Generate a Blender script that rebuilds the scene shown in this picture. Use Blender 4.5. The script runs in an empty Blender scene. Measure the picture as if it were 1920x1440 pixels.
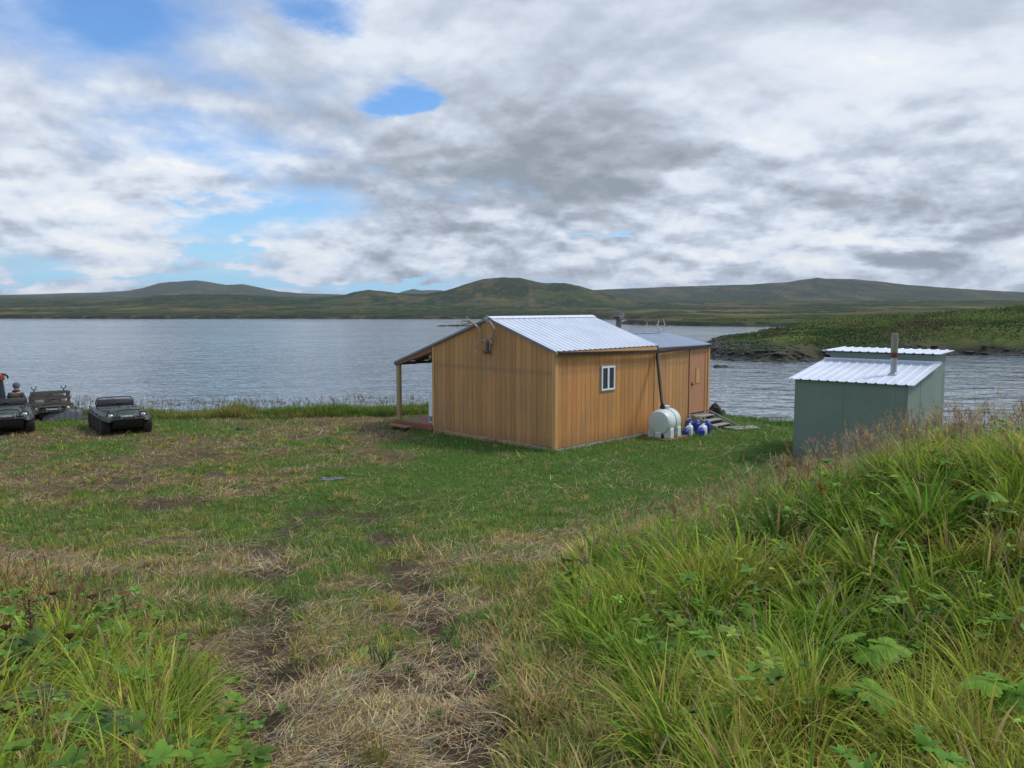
import bpy, bmesh, math, random
import numpy as np
from mathutils import Vector, Matrix
rnd = random.Random(7)
rng = np.random.default_rng(11)
S = bpy.context.scene
COL = S.collection
PI = math.pi
F, HOR, EYE = 1567.0, 571.8, 3.92
PITCH = math.atan((720 - HOR) / F)
CP, SP = math.cos(PITCH), math.sin(PITCH)
WATER = -1.4

def ray(px, py):
    u, v = (px - 960) / F, (720 - py) / F
    return np.array([u, CP + v * SP, -SP + v * CP])
def on_z(px, py, z):
    r = ray(px, py); t = (z - EYE) / r[2]
    return (r[0] * t, r[1] * t)
def on_y(px, py, y):
    r = ray(px, py); t = y / r[1]
    return (r[0] * t, y, EYE + r[2] * t)

# ------------------------------------------------------------------ noise
def _h(ix, iy, seed):
    n = (ix.astype(np.int64) * 374761393 + iy.astype(np.int64) * 668265263 + seed * 974634777) & 0xffffffff
    n = ((n ^ (n >> 13)) * 1274126177) & 0xffffffff
    n = (n ^ (n >> 16)) & 0xffffffff
    return n / 4294967295.0
def vnoise(x, y, seed=0):
    x = np.asarray(x, float); y = np.asarray(y, float)
    ix, iy = np.floor(x), np.floor(y); fx, fy = x - ix, y - iy
    fx = fx * fx * (3 - 2 * fx); fy = fy * fy * (3 - 2 * fy)
    a, b = _h(ix, iy, seed), _h(ix + 1, iy, seed); c, d = _h(ix, iy + 1, seed), _h(ix + 1, iy + 1, seed)
    return (a * (1 - fx) + b * fx) * (1 - fy) + (c * (1 - fx) + d * fx) * fy
def fbm(x, y, seed=0, o=4, g=.5):
    s, a, t = 0, 1., 0
    for i in range(o):
        s = s + a * vnoise(x * 2 ** i + i * 17.3, y * 2 ** i - i * 9.1, seed + i); t += a; a *= g
    return s / t * 2 - 1
def sstep(a, b, x):
    t = np.clip((x - a) / (b - a), 0, 1); return t * t * (3 - 2 * t)

# ------------------------------------------------------------------ mesh helpers
class MB:
    def __init__(s): s.v = []; s.f = []; s.m = []; s.c = []
    def add(s, vs, fs, mi=0, M=None, col=None):
        o = len(s.v)
        for p in vs:
            p = Vector(p)
            if M is not None: p = M @ p
            s.v.append(tuple(p)); s.c.append(col if col is not None else (.5, .5, .5, 1))
        for f in fs: s.f.append([i + o for i in f]); s.m.append(mi)
    def box(s, c, d, mi=0, M=None, col=None, bev=0.0, rot=None):
        x, y, z = d[0] / 2, d[1] / 2, d[2] / 2
        T = Matrix.Translation(c)
        if rot is not None: T = T @ rot
        if M is not None: T = M @ T
        if bev <= 0:
            vs = [(-x,-y,-z),(x,-y,-z),(x,y,-z),(-x,y,-z),(-x,-y,z),(x,-y,z),(x,y,z),(-x,y,z)]
            s.add(vs, [(0,3,2,1),(4,5,6,7),(0,1,5,4),(1,2,6,5),(2,3,7,6),(3,0,4,7)], mi, T, col)
        else:
            bm = bmesh.new(); bmesh.ops.create_cube(bm, size=1)
            for v in bm.verts: v.co = Vector((v.co.x * d[0], v.co.y * d[1], v.co.z * d[2]))
            bmesh.ops.bevel(bm, geom=bm.edges[:], offset=bev, segments=2, affect='EDGES', profile=.5)
            s.add([v.co.copy() for v in bm.verts], [[v.index for v in f.verts] for f in bm.faces], mi, T, col); bm.free()
    def span(s, a, b, mi=0, M=None, col=None, bev=0.0):
        s.box([(a[i] + b[i]) / 2 for i in range(3)], [abs(b[i] - a[i]) for i in range(3)], mi, M, col, bev)
    def bar(s, p, q, w, h, mi=0, M=None, col=None, bev=0.0):
        p, q = Vector(p), Vector(q); d = q - p
        R = d.to_track_quat('X', 'Z').to_matrix().to_4x4()
        s.box((p + q) / 2, (d.length, w, h), mi, M, col, bev, rot=R)
    def prism(s, poly, ax, a, b, mi=0, M=None, col=None):
        # poly in the two other axes; extruded along ax from a to b
        def P(u, v, t):
            return {0: (t, u, v), 1: (u, t, v), 2: (u, v, t)}[ax]
        n = len(poly)
        vs = [P(u, v, a) for u, v in poly] + [P(u, v, b) for u, v in poly]
        s.add(vs, [list(range(n)), list(range(2 * n - 1, n - 1, -1))] + [(i, (i + 1) % n + 0, (i + 1) % n + n, i + n) for i in range(n)], mi, M, col)
    def tube(s, pts, r, n=8, mi=0, M=None, col=None, cap=True):
        pts = [Vector(p) for p in pts]; k = len(pts)
        if not hasattr(r, '__len__'): r = [r] * k
        up = Vector((.13, .27, 1)).normalized(); vs = []
        for i, p in enumerate(pts):
            t = (pts[min(i + 1, k - 1)] - pts[max(i - 1, 0)]).normalized()
            e = t.cross(up)
            if e.length < .05: e = t.cross(Vector((1, 0, 0)))
            e.normalize(); g = e.cross(t)
            for j in range(n):
                a = 2 * PI * j / n; vs.append(p + (e * math.cos(a) + g * math.sin(a)) * r[i])
        fs = [(i * n + j, i * n + (j + 1) % n, (i + 1) * n + (j + 1) % n, (i + 1) * n + j) for i in range(k - 1) for j in range(n)]
        if cap: fs += [list(range(n))[::-1], [(k - 1) * n + j for j in range(n)]]
        s.add(vs, fs, mi, M, col)
    def lathe(s, prof, n=24, mi=0, M=None, col=None):
        # prof: (r, z) along local z
        vs = []; k = len(prof)
        for r, z in prof:
            for j in range(n):
                a = 2 * PI * j / n; vs.append((r * math.cos(a), r * math.sin(a), z))
        fs = [(i * n + j, i * n + (j + 1) % n, (i + 1) * n + (j + 1) % n, (i + 1) * n + j) for i in range(k - 1) for j in range(n)]
        fs += [list(range(n))[::-1], [(k - 1) * n + j for j in range(n)]]
        s.add(vs, fs, mi, M, col)
    def build(s, name, mats, parent=None, smooth=False, loc=None):
        me = bpy.data.meshes.new(name); me.from_pydata(s.v, [], s.f)
        if not isinstance(mats, (list, tuple)): mats = [mats]
        for m in mats: me.materials.append(m)
        me.polygons.foreach_set('material_index', s.m)
        bm = bmesh.new(); bm.from_mesh(me); bmesh.ops.recalc_face_normals(bm, faces=bm.faces); bm.to_mesh(me); bm.free()
        a = me.color_attributes.new('Col', 'FLOAT_COLOR', 'POINT')
        a.data.foreach_set('color', np.array(s.c, dtype=np.float32).ravel())
        if smooth:
            me.polygons.foreach_set('use_smooth', [True] * len(me.polygons))
            try: me.set_sharp_from_angle(angle=math.radians(38))
            except Exception: pass
        o = bpy.data.objects.new(name, me); COL.objects.link(o)
        if parent is not None: o.parent = parent
        if loc is not None: o.location = loc
        return o

def np_mesh(name, V, Fq, colr=None, mats=(), smooth=False):
    """V (n,3); Fq (m,4) quads"""
    me = bpy.data.meshes.new(name); n, m = len(V), len(Fq)
    me.vertices.add(n); me.vertices.foreach_set('co', np.asarray(V, np.float32).ravel())
    me.loops.add(m * 4); me.loops.foreach_set('vertex_index', np.asarray(Fq, np.int32).ravel())
    me.polygons.add(m); me.polygons.foreach_set('loop_start', np.arange(0, m * 4, 4, dtype=np.int32))
    me.polygons.foreach_set('loop_total', np.full(m, 4, np.int32))
    if smooth: me.polygons.foreach_set('use_smooth', np.ones(m, bool))
    me.update(calc_edges=True)
    if colr is not None:
        a = me.color_attributes.new('Col', 'FLOAT_COLOR', 'POINT')
        c = np.ones((n, 4), np.float32); c[:, :3] = colr; a.data.foreach_set('color', c.ravel())
    for q in mats: me.materials.append(q)
    o = bpy.data.objects.new(name, me); COL.objects.link(o); return o

def tag(o, label=None, cat=None, group=None, kind=None):
    if label: o['label'] = label
    if cat: o['category'] = cat
    if group: o['group'] = group
    if kind: o['kind'] = kind
    return o
def thing(name, label, cat, loc=(0, 0, 0), rz=0, group=None):
    o = bpy.data.objects.new(name, None); COL.objects.link(o); o.empty_display_size = .2
    o.location = loc; o.rotation_euler = (0, 0, rz); return tag(o, label, cat, group)
def dup(root, loc, rz, label, parent=None):
    def cp(o, par):
        c = o.copy(); COL.objects.link(c); c.parent = par
        for ch in list(kids[o.name]): cp(ch, c)
        return c
    kids = {}
    for o in list(COL.objects): kids.setdefault(o.name, [])
    for o in list(COL.objects):
        if o.parent is not None: kids[o.parent.name].append(o)
    r = cp(root, None); r.location = loc; r.rotation_euler = (0, 0, rz); r['label'] = label
    return r

# ------------------------------------------------------------------ materials
def mat(name):
    m = bpy.data.materials.new(name); m.use_nodes = True
    nt = m.node_tree; b = nt.nodes['Principled BSDF']; return m, nt, b
def N(nt, t, **kw):
    n = nt.nodes.new(t)
    for k, v in kw.items():
        if k.startswith('i_'): n.inputs[k[2:].replace('_', ' ')].default_value = v
        else: setattr(n, k, v)
    return n
def ramp(nt, fac, stops, interp='LINEAR'):
    r = nt.nodes.new('ShaderNodeValToRGB'); r.color_ramp.interpolation = interp
    e = r.color_ramp.elements
    while len(e) < len(stops): e.new(.5)
    for i, (p, c) in enumerate(stops): e[i].position = p; e[i].color = (*c, 1) if len(c) == 3 else c
    nt.links.new(fac, r.inputs['Fac']); return r.outputs['Color']
def noise(nt, scale, detail=4, rough=.55, vec=None, mapping=None, dist=0.0):
    tc = nt.nodes.new('ShaderNodeTexCoord'); n = N(nt, 'ShaderNodeTexNoise')
    n.inputs['Scale'].default_value = scale; n.inputs['Detail'].default_value = detail
    n.inputs['Roughness'].default_value = rough; n.inputs['Distortion'].default_value = dist
    src = vec or tc.outputs['Object']
    if mapping is not None:
        mp = nt.nodes.new('ShaderNodeMapping'); mp.inputs['Scale'].default_value = mapping
        nt.links.new(src, mp.inputs['Vector']); src = mp.outputs['Vector']
    nt.links.new(src, n.inputs['Vector']); return n.outputs['Fac']
def mixc(nt, fac, a, b, mode='MIX'):
    m = nt.nodes.new('ShaderNodeMix'); m.data_type = 'RGBA'; m.blend_type = mode
    for sock, val in ((m.inputs[0], fac), (m.inputs[6], a), (m.inputs[7], b)):
        if isinstance(val, bpy.types.NodeSocket): nt.links.new(val, sock)
        elif isinstance(val, (int, float)): sock.default_value = val
        else: sock.default_value = (*val, 1)
    return m.outputs[2]
def mth(nt, op, a, b=None, c=None, clamp=False):
    m = nt.nodes.new('ShaderNodeMath'); m.operation = op; m.use_clamp = clamp
    for i, v in enumerate((a, b, c)):
        if v is None: continue
        if isinstance(v, bpy.types.NodeSocket): nt.links.new(v, m.inputs[i])
        else: m.inputs[i].default_value = v
    return m.outputs[0]
def bump(nt, b, h, strength=.3, dist=.01):
    n = nt.nodes.new('ShaderNodeBump'); n.inputs['Strength'].default_value = strength; n.inputs['Distance'].default_value = dist
    nt.links.new(h, n.inputs['Height']); nt.links.new(n.outputs['Normal'], b.inputs['Normal'])
def simple(name, c1, c2=None, rough=.6, metal=0., scale=6., bmp=0., spec=.5, mapping=None, detail=5):
    m, nt, b = mat(name); c2 = c2 or tuple(x * .75 for x in c1)
    f = noise(nt, scale, detail, mapping=mapping)
    nt.links.new(ramp(nt, f, [(.3, c1), (.7, c2)]), b.inputs['Base Color'])
    b.inputs['Roughness'].default_value = rough; b.inputs['Metallic'].default_value = metal
    b.inputs['Specular IOR Level'].default_value = spec
    if bmp: bump(nt, b, f, bmp, .02)
    return m

def siding_mat(name, c1, c2, c3):
    m, nt, b = mat(name)
    at = N(nt, 'ShaderNodeAttribute', attribute_name='Col')
    f1 = noise(nt, 1.0, 8, .65, mapping=(24, 24, 1.1), dist=.6)
    f2 = noise(nt, 1.0, 4, .6, mapping=(2.2, 2.2, 1.1))
    base = ramp(nt, f1, [(.28, c1), (.5, c2), (.72, c3)])
    base = mixc(nt, mth(nt, 'MULTIPLY', f2, .65), base, (.38, .21, .095), 'MIX')
    hs = nt.nodes.new('ShaderNodeHueSaturation'); nt.links.new(base, hs.inputs['Color'])
    sep = nt.nodes.new('ShaderNodeSeparateColor'); nt.links.new(at.outputs['Color'], sep.inputs['Color'])
    nt.links.new(mth(nt, 'MULTIPLY_ADD', sep.outputs[0], .26, .86), hs.inputs['Value'])
    nt.links.new(mth(nt, 'MULTIPLY_ADD', sep.outputs[1], .010, .495), hs.inputs['Hue'])
    # knots and plugs: small pale/dark football-shaped marks
    tc = nt.nodes.new('ShaderNodeTexCoord'); mp = nt.nodes.new('ShaderNodeMapping'); mp.inputs['Scale'].default_value = (5.5, 5.5, 2.3)
    nt.links.new(tc.outputs['Object'], mp.inputs['Vector'])
    vo = nt.nodes.new('ShaderNodeTexVoronoi'); vo.inputs['Scale'].default_value = 1.25; nt.links.new(mp.outputs['Vector'], vo.inputs['Vector'])
    k = ramp(nt, vo.outputs['Distance'], [(.06, (1, 1, 1)), (.13, (0, 0, 0))])
    sel = nt.nodes.new('ShaderNodeSeparateColor'); nt.links.new(vo.outputs['Color'], sel.inputs['Color'])
    kk = mth(nt, 'MULTIPLY', k, mth(nt, 'GREATER_THAN', sel.outputs[0], .35))
    kc = mixc(nt, mth(nt, 'GREATER_THAN', sel.outputs[1], .45), (.20, .095, .04), (.62, .40, .20))
    # lap lines between the plywood sheets, dirt splashed up from the ground
    so3 = nt.nodes.new('ShaderNodeSeparateXYZ'); nt.links.new(tc.outputs['Object'], so3.inputs[0])
    lap = ramp(nt, mth(nt, 'ADD', mth(nt, 'ABSOLUTE', mth(nt, 'SUBTRACT', so3.outputs[2], 2.05)), mth(nt, 'MULTIPLY', f2, .10)), [(.055, (1, 1, 1)), (.16, (0, 0, 0))])
    mud = ramp(nt, mth(nt, 'ADD', so3.outputs[2], mth(nt, 'MULTIPLY', f1, .35)), [(.12, (1, 1, 1)), (.50, (0, 0, 0))])
    st1 = ramp(nt, noise(nt, 1.0, 5, .6, mapping=(1.3, 1.3, .6)), [(.52, (0, 0, 0)), (.68, (1, 1, 1))])
    dirty = mixc(nt, mth(nt, 'MULTIPLY', lap, .35), hs.outputs['Color'], (.20, .15, .10))
    dirty = mixc(nt, mth(nt, 'MULTIPLY', mud, .45), dirty, (.16, .115, .075))
    dirty = mixc(nt, mth(nt, 'MULTIPLY', st1, .28), dirty, (.25, .19, .13))
    out = mixc(nt, mth(nt, 'MULTIPLY', kk, .7), dirty, kc)
    nt.links.new(out, b.inputs['Base Color']); b.inputs['Roughness'].default_value = .68
    b.inputs['Specular IOR Level'].default_value = .3
    bump(nt, b, f1, .25, .004); return m
M = {}
M['siding'] = siding_mat('weathered_cedar', (.46, .215, .078), (.56, .285, .106), (.66, .36, .15))
M['siding_long'] = siding_mat('stained_cedar', (.50, .215, .058), (.62, .28, .08), (.72, .36, .12))
M['siding_annex'] = siding_mat('pale_cedar', (.52, .25, .082), (.63, .32, .11), (.72, .40, .155))
M['groove'] = simple('groove_shadow_wood', (.16, .075, .028), (.12, .055, .02), .8)
M['trim'] = simple('trim_timber', (.66, .38, .15), (.52, .28, .10), .65, scale=1.2, mapping=(18, 18, 1), bmp=.1)
M['door'] = simple('door_plywood', (.52, .25, .12), (.44, .20, .09), .6, scale=1.5, mapping=(8, 8, 1.2))
M['found'] = simple('foundation_timber', (.50, .31, .20), (.34, .20, .13), .8, scale=1.5, mapping=(6, 2, 14), bmp=.15)
M['greywood'] = simple('grey_weathered_wood', (.40, .39, .36), (.24, .22, .19), .85, scale=2, mapping=(8, 2, 8), bmp=.2)
M['redwood'] = simple('deck_timber', (.30, .12, .06), (.19, .075, .035), .7, scale=2.5, mapping=(4, 4, 9), bmp=.15)
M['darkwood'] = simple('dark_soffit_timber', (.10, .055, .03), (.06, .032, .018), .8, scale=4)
M['post'] = simple('treated_post_timber', (.42, .31, .15), (.30, .21, .10), .75, scale=1.5, mapping=(20, 20, 1.2), bmp=.1)
M['roof'] = simple('white_roofing_steel', (.74, .78, .84), (.62, .67, .75), .38, 0.15, scale=1.3, mapping=(1, 1, 1))
M['roofcap'] = simple('ridge_cap_steel', (.82, .85, .90), (.70, .74, .80), .4, 0.1, scale=2)
M['rolled'] = simple('grey_rolled_roofing', (.20, .255, .34), (.25, .31, .385), .55, scale=3, bmp=.05)
M['rake'] = simple('grey_rake_trim', (.20, .23, .28), (.15, .17, .2), .5, scale=4)
M['brown'] = simple('brown_gutter_vinyl', (.03, .016, .012), (.05, .028, .02), .4, scale=5)
M['galv'] = simple('galvanised_stovepipe', (.50, .53, .56), (.34, .36, .38), .35, .8, scale=7, mapping=(6, 6, 1.5))
M['sootpipe'] = simple('sooty_stovepipe', (.24, .235, .22), (.10, .095, .09), .55, .4, scale=8)
M['rust'] = simple('rusted_collar', (.17, .05, .025), (.09, .028, .015), .8, .1, scale=14)
M['dullpipe'] = simple('dull_upper_pipe', (.33, .31, .25), (.20, .19, .16), .5, .5, scale=5, mapping=(9, 9, 1))
M['shed'] = simple('sage_green_panel', (.125, .180, .165), (.155, .215, .195), .55, scale=1.6, bmp=.02)
m, nt, b = mat('sage_green_panel_paint'); f1 = noise(nt, 1.2, 6, .6, mapping=(1, 1, .8)); f2 = noise(nt, 1.0, 6, .65, mapping=(14, 14, .8)); tc = nt.nodes.new('ShaderNodeTexCoord'); s3 = nt.nodes.new('ShaderNodeSeparateXYZ'); nt.links.new(tc.outputs['Object'], s3.inputs[0])
c = ramp(nt, f1, [(.3, (.160, .220, .178)), (.7, (.20, .262, .215))]); c = mixc(nt, mth(nt, 'MULTIPLY', ramp(nt, f2, [(.5, (0, 0, 0)), (.75, (1, 1, 1))]), .22), c, (.22, .25, .21))
c = mixc(nt, mth(nt, 'MULTIPLY', ramp(nt, mth(nt, 'ADD', s3.outputs[2], mth(nt, 'MULTIPLY', f2, .6)), [(.25, (1, 1, 1)), (.75, (0, 0, 0))]), .5), c, (.11, .105, .075))
nt.links.new(c, b.inputs['Base Color']); b.inputs['Roughness'].default_value = .55; bump(nt, b, f1, .15, .02); M['shed'] = m
M['shedtrim'] = simple('sage_green_batten', (.16, .235, .21), (.13, .20, .18), .5, scale=4)
M['white'] = simple('white_frame_vinyl', (.85, .86, .86), (.78, .79, .8), .35, scale=3)
M['appl'] = simple('white_enamel', (.78, .82, .86), (.72, .76, .82), .3, scale=2)
M['black'] = simple('black_plastic', (.012, .012, .013), (.02, .02, .02), .55, scale=12)
M['tyre'] = simple('muddy_black_rubber', (.013, .013, .014), (.035, .03, .026), .85, scale=9, bmp=.2)
M['seat'] = simple('black_vinyl', (.02, .019, .024), (.035, .033, .04), .42, scale=9)
M['camo'] = simple('olive_grey_shell', (.075, .10, .072), (.010, .014, .011), .5, scale=4.5, detail=6)
M['lens'] = simple('headlamp_lens', (.55, .55, .50), (.3, .3, .28), .12, .3, scale=20)
M['steel'] = simple('scuffed_steel', (.45, .46, .47), (.2, .2, .2), .4, .8, scale=18)
M['rackwood'] = simple('dirty_tan_lumber', (.15, .13, .095), (.06, .05, .035), .8, scale=6, mapping=(2, 10, 10))
M['greyplast'] = simple('dark_grey_plastic', (.115, .12, .135), (.085, .09, .10), .5, scale=5)
M['bluejug'] = simple('blue_polyethylene', (.012, .045, .36), (.010, .035, .26), .35, scale=5)
M['whitejug'] = simple('translucent_white_polyethylene', (.70, .76, .76), (.60, .68, .70), .4, scale=4)
M['tank'] = simple('cloudy_white_tank_plastic', (.66, .74, .71), (.55, .63, .61), .42, scale=2.2)
M['bone'] = simple('bleached_antler', (.46, .40, .28), (.26, .19, .12), .6, scale=14)
M['paleb'] = simple('pale_bleached_antler', (.62, .62, .58), (.42, .42, .4), .6, scale=14)
M['skull'] = simple('weathered_skull', (.22, .17, .15), (.055, .035, .03), .8, scale=22, bmp=.3)
M['rock'] = simple('dark_lichened_rock', (.022, .022, .020), (.065, .06, .045), .85, scale=2.5, bmp=.6, detail=8)
M['skin'] = simple('skin', (.48, .28, .2), (.42, .24, .17), .55, scale=8)
M['jacket'] = simple('camouflage_jacket', (.11, .085, .055), (.045, .045, .025), .9, scale=11)
M['trousers'] = simple('olive_trousers', (.07, .07, .045), (.045, .045, .03), .9, scale=9)
M['cap'] = simple('grey_knit_cap', (.13, .14, .17), (.09, .10, .12), .95, scale=40, bmp=.3)
M['collar'] = simple('dark_collar', (.012, .012, .02), (.02, .02, .03), .9, scale=20)
M['orange'] = simple('faded_orange_paint', (.42, .09, .035), (.28, .06, .03), .5, scale=8)
M['navy'] = simple('blue_black_casing', (.02, .035, .05), (.012, .02, .03), .5, scale=8)
m, nt, b = mat('dark_window_glass'); b.inputs['Base Color'].default_value = (.015, .022, .028, 1); b.inputs['Roughness'].default_value = .05; M['glass'] = m
m, nt, b = mat('puddle_water'); b.inputs['Base Color'].default_value = (.02, .022, .02, 1); b.inputs['Roughness'].default_value = .04
bump(nt, b, noise(nt, 9, 3), .15, .01); M['puddle'] = m
# vegetation
def veg(name, transl=.35, rough=.55, vs=.25):
    m, nt, b = mat(name); at = N(nt, 'ShaderNodeAttribute', attribute_name='Col')
    f = noise(nt, 7, 4); c = mixc(nt, mth(nt, 'MULTIPLY', f, vs), at.outputs['Color'], (.02, .03, .008))
    nt.links.new(c, b.inputs['Base Color']); b.inputs['Roughness'].default_value = rough; b.inputs['Specular IOR Level'].default_value = .12
    tr = nt.nodes.new('ShaderNodeBsdfTranslucent'); nt.links.new(c, tr.inputs['Color'])
    mx = nt.nodes.new('ShaderNodeMixShader'); mx.inputs[0].default_value = transl
    nt.links.new(b.outputs[0], mx.inputs[1]); nt.links.new(tr.outputs[0], mx.inputs[2])
    nt.links.new(mx.outputs[0], nt.nodes['Material Output'].inputs['Surface']); return m
M['blade'] = veg('grass_blade'); M['straw'] = veg('dry_straw', .15, .8, .1); M['leaf'] = veg('broad_leaf', .3, .45, .3)
M['seed'] = veg('seed_head', .2, .85, .2); M['scrub'] = veg('scrub_leaf', .15, .8, .2)
# ground
m, nt, b = mat('turf_soil'); at = N(nt, 'ShaderNodeAttribute', attribute_name='Col')
f = noise(nt, 9, 9, .7); f2 = noise(nt, 60, 5, .7)
c = mixc(nt, 1.0, at.outputs['Color'], ramp(nt, f, [(.3, (.45, .45, .45)), (.7, (1.35, 1.35, 1.35))]), 'MULTIPLY')
c = mixc(nt, 1.0, c, ramp(nt, f2, [(.3, (.5, .5, .5)), (.7, (1.4, 1.4, 1.4))]), 'MULTIPLY')
nt.links.new(c, b.inputs['Base Color']); b.inputs['Roughness'].default_value = .95; b.inputs['Specular IOR Level'].default_value = .1
bump(nt, b, f2, .8, .03); M['ground'] = m
# far land
m, nt, b = mat('tundra_hillside'); at = N(nt, 'ShaderNodeAttribute', attribute_name='Col')
tc = nt.nodes.new('ShaderNodeTexCoord')
f = noise(nt, .035, 9, .68, dist=.4); f2 = noise(nt, .5, 7, .7)
c = mixc(nt, 1.0, at.outputs['Color'], ramp(nt, f, [(.32, (.55, .62, .55)), (.5, (1, 1, 1)), (.7, (1.35, 1.25, 1.1))]), 'MULTIPLY')
c = mixc(nt, 1.0, c, ramp(nt, f2, [(.3, (.6, .62, .6)), (.7, (1.35, 1.35, 1.3))]), 'MULTIPLY')
f3 = noise(nt, 1.0, 7, .62, mapping=(.05, .022, .05), dist=.5)
f4 = noise(nt, 1.0, 6, .6, mapping=(.16, .07, .16), dist=.4)
c = mixc(nt, mth(nt, 'MULTIPLY', ramp(nt, f3, [(.50, (0, 0, 0)), (.545, (1, 1, 1))]), .45), c, (.022, .040, .018))
c = mixc(nt, mth(nt, 'MULTIPLY', ramp(nt, f4, [(.55, (0, 0, 0)), (.60, (1, 1, 1))]), .45), c, (.15, .125, .065))
nt.links.new(c, b.inputs['Base Color']); b.inputs['Roughness'].default_value = .95; b.inputs['Specular IOR Level'].default_value = .1
bump(nt, b, f2, .7, 1.0); M['hill'] = m
# water
m, nt, b = mat('lagoon_water'); b.inputs['Base Color'].default_value = (.125, .165, .195, 1); b.inputs['Roughness'].default_value = .08
b.inputs['IOR'].default_value = 1.5
w1 = noise(nt, 1.0, 2, .5, mapping=(1.1, 1.6, 1), dist=.5)
w2 = noise(nt, 1.0, 3, .55, mapping=(.26, .48, 1), dist=.6)
w3 = noise(nt, 1.0, 3, .5, mapping=(.012, .05, 1))
amp = ramp(nt, w3, [(.35, (.55, .55, .55)), (.65, (1, 1, 1))])
hh = mth(nt, 'MULTIPLY', mth(nt, 'ADD', mth(nt, 'MULTIPLY', w1, .30), w2), amp)
bump(nt, b, hh, 1.0, .55); M['water'] = m

# ------------------------------------------------------------------ near terrain
def xb_right(y):      # left limit of the tall growth on the right bank
    return np.interp(y, [0, 3, 5, 7.5, 9.5, 12, 15, 17.5, 20, 23], [.75, .62, .55, .42, .8, 2.0, 4.1, 6.0, 8.6, 11.5])
def xb_left(y):
    return np.interp(y, [0, 3, 4.5, 6, 8, 10, 12, 13], [-.9, -1.15, -1.6, -2.5, -4.1, -6.6, -9.5, -60])
def shore_y(x):
    return np.interp(x, [-40, -14, -8, -4, 0, 5, 7.6, 9, 12, 16, 26, 60], [31.5, 30.9, 31.0, 32.0, 33.6, 33.6, 31.0, 28.8, 27.2, 25.5, 22, 16]) + .5 * fbm(x * .5, x * 0 + 3.3, 5, 3)
SOILS = [(475, 1265, .45, .28), (510, 1075, .35, .6), (700, 965, .9, .5), (870, 1290, .4, .28), (775, 1105, .5, .3), (1130, 1240, .3, .3),
         (600, 955, .4, .3), (300, 950, .8, .5), (330, 1200, .2, .2)]
def base_h(x, y):
    t = np.clip(y / 16., -0.4, 1); z = -.1 + 2.42 * (1 - t) ** 1.25
    mr = sstep(0, 4.6, x - xb_right(y)) * sstep(3.0, 9.0, y) * (1 - sstep(12.5, 19.5, y - .12 * np.clip(x - 7, 0, 9)))
    z = z + 1.34 * mr
    ml = sstep(0, 5, xb_left(y) - x) * (1 - sstep(6, 12, y)); z = z + .18 * ml
    return z
SOILXY = []
SOILS += [(430, 1420, .22, .25), (455, 1350, .22, .22), (490, 1200, .2, .3), (515, 1135, .22, .35), (500, 1030, .3, .5), (860, 1400, .25, .2), (835, 1240, .25, .3), (800, 1170, .25, .35), (745, 1060, .3, .4), (720, 1010, .35, .5), (1010, 1390, .25, .2), (620, 985, .5, .35)]
for px, py, sx, sy in SOILS:
    r = ray(px, py); t = 2.0
    for _ in range(600):
        p = r * t
        if EYE + p[2] < base_h(p[0], p[1]): break
        t += .03
    SOILXY.append((p[0], p[1], sx, sy))
RUTS = []
for pl_ in ([(400, 1440), (440, 1340), (480, 1260), (505, 1170), (512, 1080), (500, 1020), (560, 970), (640, 940)], [(905, 1440), (870, 1330), (830, 1230), (790, 1140), (750, 1070), (705, 1000), (700, 960), (790, 920)]):
    q_ = []
    for px, py in pl_:
        r = ray(px, py); t = 2.0
        while EYE + r[2] * t > base_h(r[0] * t, r[1] * t): t += .03
        q_.append((r[0] * t, r[1] * t))
    RUTS.append(q_)
def rut_w(x, y):
    s = 0
    for q_ in RUTS:
        d = np.full(np.shape(x), 9.)
        for (x1, y1), (x2, y2) in zip(q_[:-1], q_[1:]):
            t = np.clip(((x - x1) * (x2 - x1) + (y - y1) * (y2 - y1)) / ((x2 - x1) ** 2 + (y2 - y1) ** 2), 0, 1)
            d = np.minimum(d, np.hypot(x - x1 - t * (x2 - x1), y - y1 - t * (y2 - y1)))
        s = np.maximum(s, np.exp(-(d / .26) ** 2))
    return s
def soil_w(x, y):
    s = .80 * rut_w(x + .12 * fbm(x * 2, y * 2, 15, 2), y) * (.35 + .75 * sstep(-.35, .25, fbm(x * .9, y * .9, 17, 3)))
    for cx, cy, sx, sy in SOILXY: s = s + np.exp(-((x - cx) / sx) ** 2 - ((y - cy) / sy) ** 2)
    return np.clip(s, 0, 1.25)
def G(x, y):
    x = np.asarray(x, float); y = np.asarray(y, float)
    z = base_h(x, y) + .10 * fbm(x * .35, y * .35, 3, 4) * (1 - .7 * sstep(13, 19, y)) + .03 * fbm(x * 1.7, y * 1.7, 8, 3)
    z = z - .10 * soil_w(x, y)
    d = y - shore_y(x)
    z = z - 1.75 * sstep(-.4, 2.2, d) - .5 * sstep(2, 8, d)
    z = z - .06 * np.exp(-((x + 4.2) / .5) ** 2 - ((y - 19.3) / .5) ** 2)
    return z
def ground_at(px, py):
    r = ray(px, py); t = 1.5
    while t < 60:
        p = r * t
        if EYE + p[2] < float(G(p[0], p[1])): break
        t += .02
    return float(p[0]), float(p[1]), float(G(p[0], p[1]))

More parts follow.
